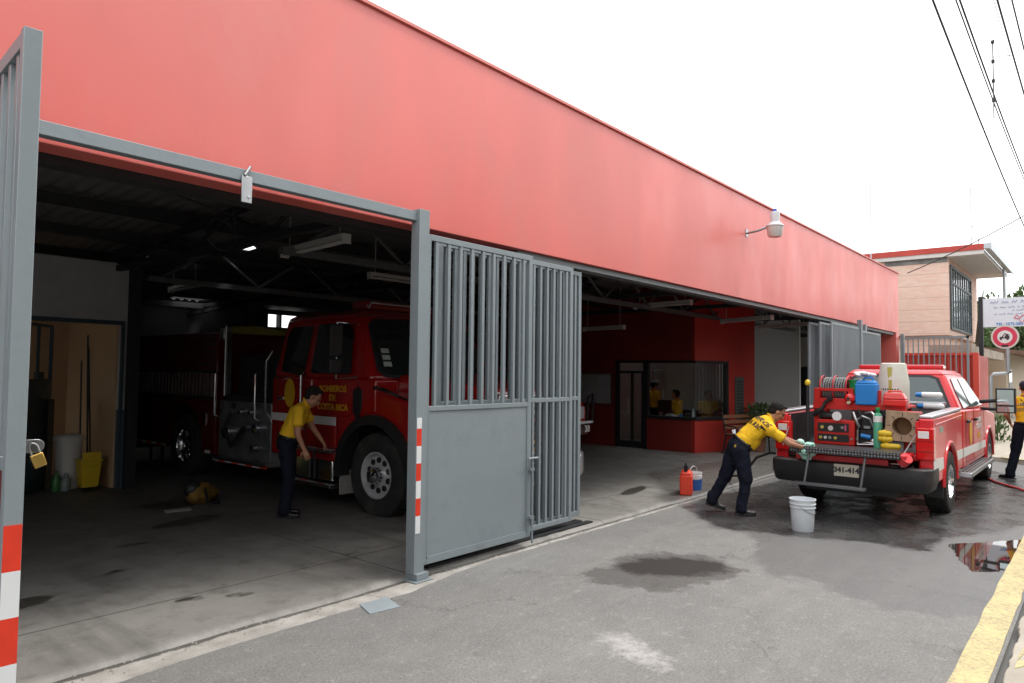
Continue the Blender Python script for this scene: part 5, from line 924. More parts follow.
# right hand details on both sides
for s in (-1,1):
    b=MB(); b.prism([(.02,.64),(.70,.645),(.70,.79),(.02,.82)],'y',s*(HW+.002)-.002,s*(HW+.002)+.002); b.build('white_stripe',WHITE_P,pk,ang=None); b=MB(); b.prism([(1.80,.65),(2.30,.65),(2.30,.78),(1.80,.785)],'y',s*(HW+.002)-.002,s*(HW+.002)+.002); b.build('white_stripe',WHITE_P,pk,ang=None); b=MB(); b.prism([(2.36,.65),(4.86,.63),(4.86,.75),(2.36,.78)],'y',s*(HW+.0045)-.002,s*(HW+.0045)+.002); b.build('white_stripe',WHITE_P,pk,ang=None)
    b=MB(); b.prism([(1.95,.40),(4.55,.40),(4.5,.47),(2.0,.47)],'y',s*1.02-.10,s*1.02+.08); sb_=b.build('side_step',mat('step_alu',(.22,.23,.24),.35,.7),pk,bevel=.015)
    b=MB()
    for k in range(3): b.box(2.05,4.4,s*1.02-.07+k*.045,s*1.02-.05+k*.045,.47,.476)
    b.build('tread',BLACK,sb_)
    # emblem
    b=MB(); Me=frameM((3.12,s*(HW+.001),.98),(1 if s<0 else -1,0,0),(0,0,1)); 
    b.add([Me@V((.12*math.cos(2*PI*i/28),.20*math.sin(2*PI*i/28),.004)) for i in range(28)],[list(range(28))]); b.build('door_emblem',LETTER_Y,pk,ang=None)
    Mt=frameM((4.1,s*(HW+.001),1.08),(1 if s<0 else -1,0,0),(0,0,1)); place_text('BOMBEROS\nCOSTA RICA',.11,Mt,'door_lettering',WHITE_P,pk,bold=.003,spacing=.9)
    b=MB(); b.box(3.95,4.15,s*(HW+.003)-.002,s*(HW+.003)+.002,.82,.93); b.build('door_badge',LETTER_Y,pk); place_text('4',.2,frameM((4.35,s*(HW+.001),.90),(1 if s<0 else -1,0,0),(0,0,1)),'door_number',WHITE_P,pk,bold=.006)
    b=MB(); b.box(.45,.70,s*(HW+.002)-.0015,s*(HW+.002)+.0015,1.12,1.19); b.build('bed_badge',mat('badge_silver_green',(.35,.5,.42),.3,.5),pk)
    b=MB(); b.tube([(.15,s*(HW+.0),1.235),(2.25,s*(HW+.0),1.275)],.010,6); b.build('bed_crease',PICK_RED,pk)
    # towing mirror
    b=MB(); y=s*1.00; b.tube([(4.55,s*.92,1.42),(4.5,s*1.18,1.45)],.035,8); b.tube([(4.55,s*.93,1.30),(4.5,s*1.18,1.30)],.03,8); b.box(4.44,4.60,s*1.30-.14,s*1.30+.14,1.24,1.66); m_=b.build('wing_mirror',BLACK,pk,bevel=.03,seg=3)
    b=MB(); b.box(4.430,4.436,s*1.30-.115,s*1.30+.115,1.38,1.63); b.box(4.430,4.436,s*1.30-.115,s*1.30+.115,1.26,1.35); b.build('mirror_face',MIRROR,m_); b=MB(); b.box(4.48,4.56,s*1.445-.01,s*1.445+.012,1.38,1.5); b.build('indicator',AMBER,m_,bevel=.004)
    for cx in (1.25,5.4): wheel(pk,cx,s*(HW-.13),.415,.27,s,.225,8)
    b=MB(); b.box(.74,.76,s*.85-.1,s*.85+.1,.25,.60); b.build('mud_flap',BLACK,pk)
# ------------------------------------------------------------------ load of the pickup: each thing its own object
def at(x,y,z): return (10.0+x,2.6+y,z)       # pickup-local metres to the street
rk=thing('equipment_rack','red steel equipment frame with shelf standing in the pickup bed','rack',at(.40,-.0,.862))
b=MB(); b.box(-.02,.02,.50,.56,0,.78); b.box(-.02,.02,-.30,-.26,0,.78); b.box(.5,.54,.50,.56,0,.6); b.box(.5,.54,-.56,-.5,0,.6); b.box(-.05,.60,-.60,.56,.55,.585); b.box(-.06,-.03,-.60,.56,.51,.60); b.box(-.02,.02,-.60,-.56,0,.56)
b.box(-.04,.5,-.28,.5,.01,.04)
b.build('frame',RACK_RED,rk,bevel=.004)
b=MB(); pts=[(.02,.6),(.53,.6),(.53,.80),(.02,.80)]; b.box(-.06,-.03,.03,.10,.60,.80); b.box(-.06,-.03,.47,.54,.60,.80); b.box(-.06,-.03,.10,.47,.60,.66); b.box(-.06,-.03,.10,.47,.76,.80); b.box(-.03,.3,.51,.54,.60,.80); b.build('guard_plate',RACK_RED,rk,bevel=.004)
cp=thing('control_panel','red pump control box with two rows of black gauges on the pickup bed','control panel',at(.22,.26,.90))
b=MB(); b.box(0,.3,-.27,.22,0,.33); b.build('box',RACK_RED,cp,bevel=.008)
for (z0,z1) in ((.17,.29),(.04,.14)): b=MB(); b.box(-.008,-.001,-.20,.20,z0,z1); b.build('gauge_strip',BLACK,cp)
for i,(y,z,r) in enumerate(((.14,.23,.022),(.03,.22,.034),(-.12,.235,.02),(.16,.09,.02),(.10,.09,.02),(.04,.09,.02),(-.03,.09,.02))): b=MB(); b.cyl((-.02,y,z),(-.008,y,z),r,n=16); b.build('gauge',[mat('gauge_yellow',(.5,.4,.1),.4),mat('gauge_white',(.6,.6,.58),.3),STEEL][i%3],cp)
b=MB(); b.cyl((-.015,-.235,.09),(-.008,-.235,.09),.015,n=12); b.build('key',STEEL,cp); b=MB(); b.box(-.02,-.008,-.17,-.15,.19,.27); b.build('lever',mat('pink_lever',(.6,.1,.2),.4),cp)
en=thing('pump_engine','black pump engine with pipes beside the red control box','engine',at(.30,-.14,.90))
b=MB(); b.box(0,.3,-.16,.14,.02,.22); b.box(.05,.32,-.30,.20,.26,.50); b.box(.03,.1,-.02,.12,.36,.46); b.box(.02,.1,-.24,-.08,.40,.49); b.cyl((0,-.02,.30),(.25,-.02,.30),.09,n=20); b.box(.02,.25,-.16,.14,.22,.26); b.build('block',BLACK,en,bevel=.01)
b=MB(); b.cyl((-.04,-.06,.12),(-.04,.06,.14),.03,n=12); b.build('filter',BLUE,en); b=MB(); b.tube([(-.03,.12,.33),(-.05,.04,.40),(-.02,-.05,.36),(-.04,-.1,.25)],.018,8); b.tube([(-.05,.10,.02),(-.05,.10,.20),(0,.1,.25)],.015,8); b.tube([(-.04,-.12,.04),(-.05,-.02,.05),(-.02,.08,.02)],.018,8); b.box(-.03,0,-.05,.03,.235,.27); b.tube([(-.02,-.10,.3),(-.05,-.14,.38),(-.02,-.06,.46),(0,.02,.44)],.016,8); b.tube([(-.03,.12,.1),(-.06,.10,.02),(-.05,-.1,.03)],.012,8); b.ell((-.02,-.08,.07),(.04,.05,.045)); b.tube([(-.02,.16,.44),(-.07,.12,.36),(-.05,.08,.26)],.022,8); b.build('pipes',STEEL,en); b=MB(); b.tube([(-.01,-.16,.45),(-.06,-.10,.33),(-.04,-.12,.18),(-.03,-.05,.05)],.010,6); b.tube([(.0,.1,.5),(-.06,.05,.4),(-.05,-.02,.3)],.008,6); b.build('rubber_lines',BLACK,en)
b=MB(); b.cyl((-.066,.16,.44),(-.03,.16,.44),.06,n=24); gg=tag(b.build('dial',WHITE),'round white dial face above the pump engine','dial'); gg.location=at(.20,.03,.85); b=MB(); b.lathe([(.062,0),(.062,.04),(.055,.04),(.055,0)],24,Tm(-.062,.16,.44,ry=PI/2)); b.build('bezel',STEEL,gg)
b=MB(); b.cyl((0,0,0),(0,0,.62),.012,n=6)
b=MB(); b.lathe([(.0,0),(.055,0),(.055,.40),(.04,.45),(.02,.46),(.02,.48)],20); gc=thing('gas_cylinder','slim green gas cylinder with white collar on the pickup bed','cylinder',at(.20,-.30,.895)); b.build('body',TEAL,gc); b=MB(); b.lathe([(.057,.34),(.057,.42)],20); b.build('collar',WHITE,gc,ang=None); b=MB(); b.lathe([(.02,.46),(.03,.50),(.03,.53),(0,.53)],12); b.cyl((-.06,0,.51),(.06,0,.51),.012,n=8); b.build('valve',GREEN,gc)
hb=thing('plywood_box','square pale box with a round tube opening on the right of the bed','box',at(.10,-.60,1.0))
def ring_plate():
    b=MB(); n=48; vo=[];vi=[]
    for i in range(n):
        a=2*PI*i/n; c_,s_=math.cos(a),math.sin(a); k=.19/max(abs(c_),abs(s_)); vo.append((c_*k,s_*k)); vi.append((.115*c_,.115*s_))
    vs=[(0,p[0],p[1]) for p in vo]+[(0,p[0],p[1]) for p in vi]+[(.03,p[0],p[1]) for p in vo]+[(.26,p[0]*.99,p[1]*.99) for p in vi]; fs=[]
    for i in range(n):
        j=(i+1)%n; fs+=[(i,j,n+j,n+i),(i,j,2*n+j,2*n+i),(n+i,n+j,3*n+j,3*n+i)]
    fs.append([3*n+i for i in range(n)]); b.add(vs,fs); return b
b=ring_plate(); b.v=[Tm(0,0,.20,rx=.05)@p for p in b.v]; b.build('front',WOOD,hb,ang=30); b=MB(); b.box(.03,.27,-.185,.185,.015,.03); b.box(.03,.27,-.185,.185,.37,.385); b.box(.03,.27,.17,.185,.03,.37); b.box(.03,.27,-.185,-.17,.03,.37); b.build('shell',RACK_RED,hb)
b=MB(); b.lathe([(.117,.004),(.113,.255),(0,.255)],40,Tm(0,0,.20,ry=PI/2),cap=False); b.build('cardboard_tube',mat('cardboard_brown',(.30,.18,.09),.85,var=.2,vs=12),hb)
b=MB()
for i in range(8): a=2*PI*i/8; b.box(-.004,-.0005,-.004,.004,.125,.17,Tm(0,0,.20,rx=.05+a))
b.build('slot_marks',STEEL_DARK,hb)
for i,(y,z,l_,lab) in enumerate(((-.40,.92,.16,'lowest yellow rolled glove below the pale box'),(-.37,1.01,.10,'middle yellow nozzle beside the green cylinder'),(-.37,1.08,.09,'topmost yellow nozzle beside the green cylinder'))):
    b=MB(); b.bone((0,0,0),(0,-l_,0),.042,.036); b.lathe([(.045,0),(.05,.02),(.045,.04)],14,Tm(0,-.02,0,rx=PI/2)); o=b.build('nozzle',YELLOW); o.location=at(.06,y,z+.02); tag(o,lab,'nozzle',None,)
hr=thing('hose_reel','reel of thin grey hose with red flanges on top of the red frame','hose reel',at(.52,.30,1.655))
b=MB(); b.cyl((0,-.16,0),(0,.16,0),.09,n=20); b.build('drum',STEEL_DARK,hr)
for y in (-.17,.0,.17): b=MB(); b.tube([(.175*math.cos(t),y,.175*math.sin(t)) for t in [2*PI*i/32 for i in range(32)]],.010,6,closed=True); [b.tube([(0,y,0),(.175*math.cos(t),y,.175*math.sin(t))],.006,5) for t in (.3,1.9,3.4,5.0)]; b.build('flange',mat('flange_red',(.5,.04,.05),.4) if y<.1 else RACK_RED,hr)
b=MB(); pts=[(.15*math.cos(t*2*PI*9),-.15+.30*t,.15*math.sin(t*2*PI*9)) for t in [i/216 for i in range(217)]]; b.tube(pts,.011,6); b.tube([(p[0]*.86,-p[1],p[2]*.86) for p in pts],.011,6); b.build('hose',mat('grey_hose',(.22,.23,.23),.5,var=.3,vs=30),hr)
b=MB(); b.box(-.03,.03,-.2,-.18,-.2,.02); b.box(-.03,.03,.18,.2,-.2,.02); b.build('bracket',RACK_RED,hr)
gr=thing('green_bucket','green plastic tub behind the hose reel on the pickup','tub',at(.60,.06,1.46)); b=MB(); b.lathe([(.10,0),(.12,.30),(.125,.30),(.125,.32),(.11,.32),(.1,.02),(0,.02)],24); b.build('body',GREEN,gr)
ex=thing('red_cylinder','small round red tank lying next to the blue can','tank',at(.30,.065,1.53)); ex.scale=(.8,.8,.8); b=MB(); b.bone((0,0,0),(.16,0,0),.085,.085,n=18); b.build('body',LAMP_R,ex); b=MB(); b.cyl((-.12,0,.0),(-.05,0,.0),.025,n=10); b.build('valve',CHROME,ex); b=MB(); b.cyl((-.10,0,-.07),(-.04,0,-.06),.028,n=10); b.build('cap',mat('cap_cream',(.6,.55,.4),.4),ex)
bc=thing('jerry_can','bright blue plastic jerry can on the red shelf','jerry can',at(.38,-.13,1.447)); bc.scale=(.85,.85,.95); b=MB(); b.box(-.10,.13,-.155,.155,0,.30); b.hexa([(-.10,-.155,.30),(.13,-.155,.30),(.13,.155,.30),(-.10,.155,.30)],[(-.07,-.12,.345),(.1,-.12,.345),(.1,.13,.345),(-.07,.13,.345)]); b.build('body',BLUE,bc,bevel=.02,seg=3)
b=MB(); b.tube([(0,-.10,.34),(0,-.08,.385),(0,.03,.385),(0,.05,.34)],.016,8); b.build('handle',BLUE,bc); b=MB(); b.cyl((.02,.09,.33),(.02,.09,.37),.035,n=16); b.build('cap',WHITE,bc)
rg_=thing('white_rag','crumpled white rag draped over the blue can','cloth',at(.40,-.10,1.845)); b=MB(); random.seed(5); [b.ell((random.uniform(-.07,.07),random.uniform(-.1,.1),random.uniform(0,.03)),(.05,.05,.025)) for _ in range(8)]; mesh_obj('cloth',remesh(b,.01,2,.01,20),WHITE,rg_)
wd=thing('foam_drum','large translucent white drum with a yellow level stripe behind the blue can','drum',at(.92,-.34,1.35)); b=MB(); b.lathe([(.16,0),(.19,.03),(.195,.08),(.195,.42),(.185,.46),(.165,.62),(.155,.66),(.14,.67),(0,.67)],32); b.build('body',mat('drum_white',(.66,.66,.58),.45,var=.12,vs=5,bump=.3,bs=12),wd)
b=MB(); b.hexa([(-.197,-.008,.28),(-.193,-.008,.28),(-.193,.018,.28),(-.197,.018,.28)],[(-.172,-.02,.61),(-.166,-.02,.61),(-.166,.04,.61),(-.172,.04,.61)]); b.hexa([(-.199,-.02,.1),(-.195,-.02,.1),(-.195,.02,.1),(-.199,.02,.1)],[(-.199,-.02,.44),(-.195,-.02,.44),(-.195,.02,.44),(-.199,.02,.44)]); b.build('level_stripe',mat('olive_yellow',(.42,.38,.08),.5),wd)
b=MB(); 
for z,w_ in ((.30,.09),(.24,.06)):
    for k in range(7): y=-w_+k*2*w_/6; x=-math.sqrt(.197**2-y*y); b.box(x-.002,x+.004,y-.008,y+.008,z,z+.018)
b.build('printed_marks',BLACK,wd)
rc=thing('fuel_can','bright red plastic fuel can at the right end of the shelf','fuel can',at(.34,-.47,1.447)); rc.scale=(.9,.85,.72); b=MB(); b.box(-.09,.12,-.17,.15,0,.12); b.hexa([(-.09,-.17,.12),(.12,-.17,.12),(.12,.15,.12),(-.09,.15,.12)],[(-.06,-.12,.24),(.09,-.12,.24),(.09,.13,.24),(-.06,.13,.24)]); b.build('body',mat('fuel_red',(.62,.03,.025),.3,coat=.3),rc,bevel=.02,seg=3); b=MB(); b.tube([(0,-.10,.23),(0,-.09,.27),(0,.08,.27),(0,.09,.23)],.016,8); b.build('handle',MATS['fuel_red'],rc)
for i,(y,z,lab) in enumerate(((-.60,1.52,'upper blue and white spray bottle by the cab window'),(-.62,1.36,'lower blue and white spray bottle by the cab window'))):
    t=thing('spray_bottle',lab,'bottle',at(1.75,y,z),PI/2,'blue topped bottles lying on the tool box'); b=MB(); b.bone((-.16,0,.05),(.04,0,.05),.045,.045); b.build('body',WHITE,t); b=MB(); b.cyl((.06,0,.05),(.14,0,.05),.04,.03,n=14); b.build('cap',BLUE,t)
tb=thing('tool_box','silver checker plate tool box across the front of the bed','tool box',at(1.98,0,.862)); b=MB(); b.box(-.20,.22,-.77,.77,0,.56); b.build('body',mat('box_steel',(.20,.21,.22),.45,.7),tb,bevel=.01); b=MB(); b.box(-.22,.23,-.78,.78,.56,.60); b.build('lid',mat('lid_steel',(.35,.36,.38),.4,.8),tb,bevel=.008)
b=MB(); b.cyl((0,0,0),(0,0,.80),.024,n=12); yp=thing('marker_pole','black pole with a round yellow tip standing at the left of the tailgate','pole',at(-.08,.50,.905)); b.build('pole',BLACK,yp); b=MB(); b.ell((0,0,.83),(.036,.036,.045)); b.build('tip',YELLOW,yp)
b=MB(); b.tube([(0,.03,0),(-.02,-.02,.06),(-.02,-.08,.10),(.0,-.12,.19),(0,-.20,.25)],[.035,.04,.026,.024,.035],10); bn_=tag(b.build('branch_nozzle',BLACK,None),'black fire nozzle clipped at the left of the rack','nozzle'); bn_.location=at(.30,.50,1.28)
b=MB(); b.bone((0,0,0),(.0,-.16,0),.06,.05); mt_=tag(b.build('muffler',STEEL_DARK),'dark round silencer above the control box','silencer'); mt_.location=at(.40,.44,1.28); mt_.scale=(1,.7,1)

# second pickup parked nose out deeper in the station
p2=copy_tree(pk); p2.name='pickup_truck'; p2.location=(12.0,15.1,.03); p2.rotation_euler=(0,0,-PI/2); tag(p2,'red pickup numbered 38 half hidden behind the folded middle gate leaves','pickup truck')
for c in list(p2.children):
    if c.name.split('.')[0] in ('licence_plate','tailgate_step','door_number','door_badge','red_strip'):
        for d in list(c.children): bpy.data.objects.remove(d)
        bpy.data.objects.remove(c)
place_text('38',.20,frameM((6.545,.70,.60),(0,1,0),(0,0,1)),'unit_number',WHITE_P,p2,bold=.004)
b=MB(); b.box(6.33,6.42,-.60,.60,.74,1.12); b.build('dark_grille',BLACK,p2); b=MB(); b.tube([(6.5,.72,.7),(6.56,.72,1.3),(6.56,.9,1.36),(6.5,.95,.7)],.03,8); b.build('brush_guard',BLACK,p2); b=MB(); b.tube([(6.5,-.72,.7),(6.56,-.72,1.3),(6.56,-.9,1.36),(6.5,-.95,.7)],.03,8); b.build('brush_guard',BLACK,p2)
b=MB(); b.box(6.50,6.56,-.9,.9,.72,.77); b.build('bumper_trim',TAPE_W,p2)
# ------------------------------------------------------------------ fire engine in the first bay (local +x is its front, -y its right side, towards the camera)
fe=thing('fire_engine','red crew cab fire engine parked nose out in the dark first bay','fire engine',(6.85,5.35,0),-PI/2)
W=1.25
b=MB()   # cab side shell with windows let in later; slightly tapered upper half
b.prism([(-3.95,.62),(-2.42,.62),(-2.42,1.2),(-1.60,1.30),(-1.60,1.72),(-3.95,1.72)],'y',-1.22,1.22)
b.build('cab_lower',TRUCK_RED,fe,bevel=.03,seg=3)
lo=[(-3.95,-1.22),(-1.75,-1.18),(-1.62,-.6),(-1.60,0),(-1.62,.6),(-1.75,1.18),(-3.95,1.22)]; up_=[(-3.85,-1.06),(-2.20,-1.04),(-2.10,-.5),(-2.08,0),(-2.10,.5),(-2.20,1.04),(-3.85,1.06)]
b=MB(); loft(b,lo,up_,1.70,2.58); b.build('cab_upper',TRUCK_RED,fe,bevel=.07,seg=4)
b=MB(); loft(b,[(x*1.0-.02,y*1.02) for x,y in up_],[(-3.75,-.9),(-2.35,-.9),(-2.25,-.4),(-2.23,0),(-2.25,.4),(-2.35,.9),(-3.75,.9)],2.55,2.66); b.build('cab_roof',TRUCK_RED,fe,bevel=.05,seg=3)
def SP(x,v,s,o=.0): y=1.22-.16*v; return V((x,s*(y+.008+o),1.70+.88*v))
def sp(b,pts,s,o=0.): n=len(pts); q=[SP(x,v,s,o) for x,v in pts]; r=[p+V((0,s*.008,.0015)) for p in q]; b.add(q+r,[list(range(n))[::-1],list(range(n,2*n))]+[(i,(i+1)%n,n+(i+1)%n,n+i) for i in range(n)])
CG=mat('cab_glass',(.012,.016,.016),.03,spec=1.)
b=MB(); q=[(-1.0,.08),(1.0,.08),(1.08,.2),(.98,.84),(.86,.92),(-.86,.92),(-.98,.84),(-1.08,.2)]
def WS(y,v,o): x=-1.60-.48*v-.10*abs(y)**2.2+.015+o; return V((x,y*(1-.10*v),1.70+.88*v))
def WP(s,v,o):
    k=[(-1.60,0,-2.08,0),(-1.62,.6,-2.10,.5),(-1.75,1.18,-2.20,1.04)]; a=abs(s)*2; i=min(int(a),1); f=a-i; g4=[k[i][j]*(1-f)+k[i+1][j]*f for j in range(4)]
    sg=1 if s>=0 else -1; return V((g4[0]+(g4[2]-g4[0])*v+o,(g4[1]+(g4[3]-g4[1])*v)*sg,1.70+.88*v+o*.4))
def wgrid(smax,v0,v1,o):
    b=MB(); n=24; vs=[]
    for i in range(n+1):
        s=-smax+2*smax*i/n; e=max(0,abs(s)/smax-.86)/.14; cut=.10*e*e
        for j in range(7): vs.append(WP(s,(v0+cut)+(v1-v0-2*cut)*j/6,o))
    b.add(vs,[(i*7+j,(i+1)*7+j,(i+1)*7+j+1,i*7+j+1) for i in range(n) for j in range(6)]); return b
wgrid(.86,.08,.90,.018).build('windscreen',CG,fe); wgrid(.91,.04,.94,.010).build('windscreen_rubber',BLACK,fe)
b=MB()
for i,(y,v) in enumerate(((-.86,.50),(-.86,.40),(-.86,.30))): v=v-.1; b.add([WP(-.82,v,.022),WP(-.72,v,.022),WP(-.72,v+.07,.022),WP(-.82,v+.07,.022)],[(0,1,2,3)])
b.build('windscreen_stickers',mat('sticker_pale',(.35,.42,.36),.6),fe,ang=None)
for s in (-1,1):
    b=MB(); sp(b,[(-3.0,.10),(-2.12,.10),(-2.20,.72),(-2.34,.86),(-3.0,.86)],s); b.build('front_window',CG,fe,ang=None)
    b=MB(); sp(b,[(-3.72,.12),(-3.16,.04),(-3.13,.84),(-3.62,.84),(-3.72,.7)],s); b.build('rear_window',CG,fe,ang=None)
    for x0,x1,nm in ((-3.06,-1.95,'front_door'),(-3.80,-3.10,'rear_door')):
        b=MB()
        for xx in (x0,x1): b.box(xx-.004,xx+.004,s*1.222-.003,s*1.222+.003,.80,1.70)
        b.box(x0,x1,s*1.222-.003,s*1.222+.003,.80,.808); d=b.build(nm,BLACK,fe,ang=None); b=MB(); b.box(x0+.08,x0+.22,s*1.25-.02,s*1.25+.02,1.40,1.44); b.build('handle',CHROME,d,bevel=.006)
    for xx in (-3.10,): b=MB(); b.tube([(xx,s*1.24,1.78),(xx,s*1.30,1.75),(xx,s*1.30,1.05),(xx,s*1.24,1.02)],.017,8); b.build('grab_bar',CHROME,fe)
    b=MB(); b.tube([(-3.92,s*1.24,2.1),(-3.98,s*1.31,1.95),(-3.98,s*1.31,1.25),(-3.90,s*1.24,1.05)],.017,8); b.build('grab_bar',CHROME,fe)
    b=MB(); b.box(-3.95,-2.40,s*1.2235-.003,s*1.2235+.004,1.10,1.21); b.build('white_stripe',WHITE_P,fe,ang=None)
    b=MB(); Me=frameM((-3.48,s*1.226,1.50),(1 if s<0 else -1,0,0),(0,0,1)); b.add([Me@V((.13*math.cos(2*PI*i/28),.20*math.sin(2*PI*i/28),.004)) for i in range(28)],[list(range(28))]); b.build('door_emblem',LETTER_Y,fe,ang=None)
    place_text('BOMBEROS\nDE\nCOSTA RICA',.115,frameM((-2.48,s*1.226,1.46),(1 if s<0 else -1,0,0),(0,0,1)),'door_lettering',mat('gold_lettering',(.62,.30,.02),.4),fe,bold=.003,spacing=1.05)
    b=MB(); b.prism([(-1.95,1.2),(-1.86,1.35),(-1.86,1.58),(-1.95,1.62),(-2.04,1.58),(-2.04,1.3)],'y',s*1.222-.01,s*1.222+.012); b.build('cab_vent',BLACK,fe,bevel=.006)
    # mirror
    b=MB(); b.tube([(-2.05,s*1.14,2.42),(-2.15,s*1.42,2.44),(-2.15,s*1.42,1.72),(-2.0,s*1.2,1.74)],.014,8); mr_=b.build('mirror_arm',CHROME,fe); b=MB(); b.box(-2.20,-2.12,s*1.44-.09,s*1.44+.10,2.0,2.42); b.box(-2.20,-2.12,s*1.44-.09,s*1.44+.10,1.78,1.97); b.build('mirror_head',BLACK,mr_,bevel=.02,seg=3)
    # steps under the cab: chrome battery box
    b=MB(); b.box(-3.35,-2.50,s*1.02-.17,s*1.02+.17,.34,.74); b.build('battery_box',CHROME,fe,bevel=.03); 
    for z in (.30,.76): b=MB(); b.box(-3.42,-2.42,s*1.08-.20,s*1.08+.14,z-.02,z+.02); sp_=b.build('cab_step',STEEL,fe,bevel=.004); [MB().box(-3.42+i*.2,-3.22+i*.2,s*1.222-.002,s*1.222+.002,z-.025,z+.025).build('reflective_strip',TAPE_R if i%2 else TAPE_W,sp_) for i in range(5)]
    b=MB(); b.box(-2.30,-2.26,s*1.05-.17,s*1.05+.17,.22,.62); b.build('mud_flap',mat('flap_grey',(.25,.24,.22),.7),fe)
    for zz in (.5,): b=MB(); b.tube([(-2.98,s*1.21,.36),(-2.98,s*1.23,.74)],.02,6); b.tube([(-2.86,s*1.21,.36),(-2.86,s*1.23,.74)],.02,6); b.build('box_strap',BLACK,fe)
    # front wing: swept fender with black flare
    b=MB(); a0=[(px,pz) for px,pz in arc(-1.62,.53,.66,170,4,16)]
    b.prism([(-2.42,.66)]+a0+[(-.86,.62),(-.34,.66),(-.20,.95),(-.22,1.22),(-.34,1.38),(-1.60,1.58),(-2.42,1.55)],'y',s*1.20 if s<0 else .82,s*.82 if s<0 else 1.20); b.build('front_wing',TRUCK_RED,fe,bevel=.05,seg=3)
    b=MB(); vs=[];n=22; p1=arc(-1.62,.53,.63,186,-6,n); p2=arc(-1.62,.53,.75,186,-6,n)
    for i in range(n+1): 
        for (q_,y) in ((p1[i],s*1.10),(p1[i],s*1.27),(p2[i],s*1.26),(p2[i],s*1.18)): vs.append((q_[0],y,q_[1]))
    b.add(vs,[(4*i+k,4*i+(k+1)%4,4*i+4+(k+1)%4,4*i+4+k) for i in range(n) for k in range(4)]); b.build('wheel_flare',BLACK,fe)
    b=MB(); pts=arc(-1.62,.53,.64,0,180,14); vs=[]
    for px,pz in pts: vs+=[(px,s*1.12,pz),(px,s*.6,pz)]
    b.add(vs,[(2*i,2*i+1,2*i+3,2*i+2) for i in range(14)]); b.build('arch_liner',BLACK,fe)
    b=MB(); b.box(-.26,-.18,s*1.0-.16,s*1.0+.16,.92,1.22); hl=b.build('headlight_unit',CHROME,fe,bevel=.02)
    b=MB(); b.lathe([(.085,0),(.085,.03),(.07,.045),(0,.05)],24,Tm(-.18,s*.95,1.07,ry=PI/2)); b.build('headlight',LAMP_W,hl); b=MB(); b.box(-.22,-.175,s*1.13-.04,s*1.13+.04,.95,1.19); b.build('indicator',AMBER,hl,bevel=.006)
    b=MB(); b.lathe([(.075,0),(.075,.03),(.04,.05),(0,.055)],20,Tm(-.85,s*1.19,1.44,rx=PI/2*(1 if s<0 else -1))); b.build('side_lamp',CHROME,fe)
    b=MB(); b.lathe([(.085,0),(.085,.03),(.04,.05),(0,.055)],20,Tm(-.80,s*1.20,1.08,rx=PI/2*(1 if s<0 else -1))) ; b.build('side_lamp',CHROME,fe)
    b=MB(); b.tube([(-1.75,s*1.16,1.60),(-1.55,s*1.22,1.62),(-1.1,s*1.20,1.50),(-.95,s*1.19,1.46)],[.035,.03,.014,.012],8); b.build('hood_latch',CHROME,fe)
    wheel(fe,-1.62,s*1.03,.525,.30,s,.285,10,deep=.02,mt=mat('alloy_rim',(.62,.63,.65),.35,.35,var=.15,vs=8))
    b=MB(); b.lathe([(.105,0),(.105,.08),(.09,.12),(.04,.15),(0,.15)],20,Tm(-1.62,s*1.13,.525,rx=PI/2*(1 if s<0 else -1))); b.build('hub_cover',CHROME,fe)
    wheel(fe,-6.7,s*1.06,.525,.28,s,.285,10,deep=.16); wheel(fe,-6.7,s*.75,.525,.28,s,.285,0,mt=STEEL_DARK)
# hood and nose
b=MB(); b.hexa([(-1.75,-.92,.95),(-.16,-.66,.75),(-.16,.66,.75),(-1.75,.92,.95)],[(-1.62,-.86,1.80),(-.26,-.60,1.62),(-.26,.60,1.62),(-1.62,.86,1.80)]); b.build('hood',TRUCK_RED,fe,bevel=.08,seg=4)
b=MB(); b.hexa([(-.17,-.50,.82),(-.10,-.50,.82),(-.10,.50,.82),(-.17,.50,.82)],[(-.27,-.48,1.56),(-.20,-.48,1.56),(-.20,.48,1.56),(-.27,.48,1.56)]); g_=b.build('grille',CHROME,fe,bevel=.02)
for i in range(7): b=MB(); z=.90+i*.09; b.box(-.12-.11*(z-.82)/.74-.0,-.085-.11*(z-.82)/.74,-.43,.43,z,z+.05); b.build('grille_slot',BLACK,g_)
b=MB(); b.prism([(-.45,-1.23),(-.12,-1.2),(.03,-.9),(.05,0),(.03,.9),(-.12,1.2),(-.45,1.23)],'z',.45,.78); b.build('front_bumper',mat('bumper_steel',(.55,.56,.57),.25,.9),fe,bevel=.05,seg=3)
b=MB(); b.box(.05,.10,-.6,.6,.78,.84); b.build('bumper_step',BLACK,fe)
# light bar, roof rail
b=MB(); b.box(-2.75,-2.40,-.75,.75,2.67,2.80); b.build('light_bar',mat('lightbar_dark_red',(.25,.02,.02),.15),fe,bevel=.03); b=MB(); b.tube([(-2.3,-.8,2.68),(-2.25,-.8,2.75),(-2.25,.8,2.75),(-2.3,.8,2.68)],.015,8); b.build('roof_rail',STEEL,fe)
b=MB(); b.box(-9.0,-.3,-.45,-.30,.62,.82); b.box(-9.0,-.3,.30,.45,.62,.82); b.cyl((-1.62,-1,.52),(-1.62,1,.52),.08); b.cyl((-6.7,-1,.52),(-6.7,1,.52),.10); b.ell((-6.7,0,.52),(.25,.22,.25)); b.build('chassis',BLACK,fe)
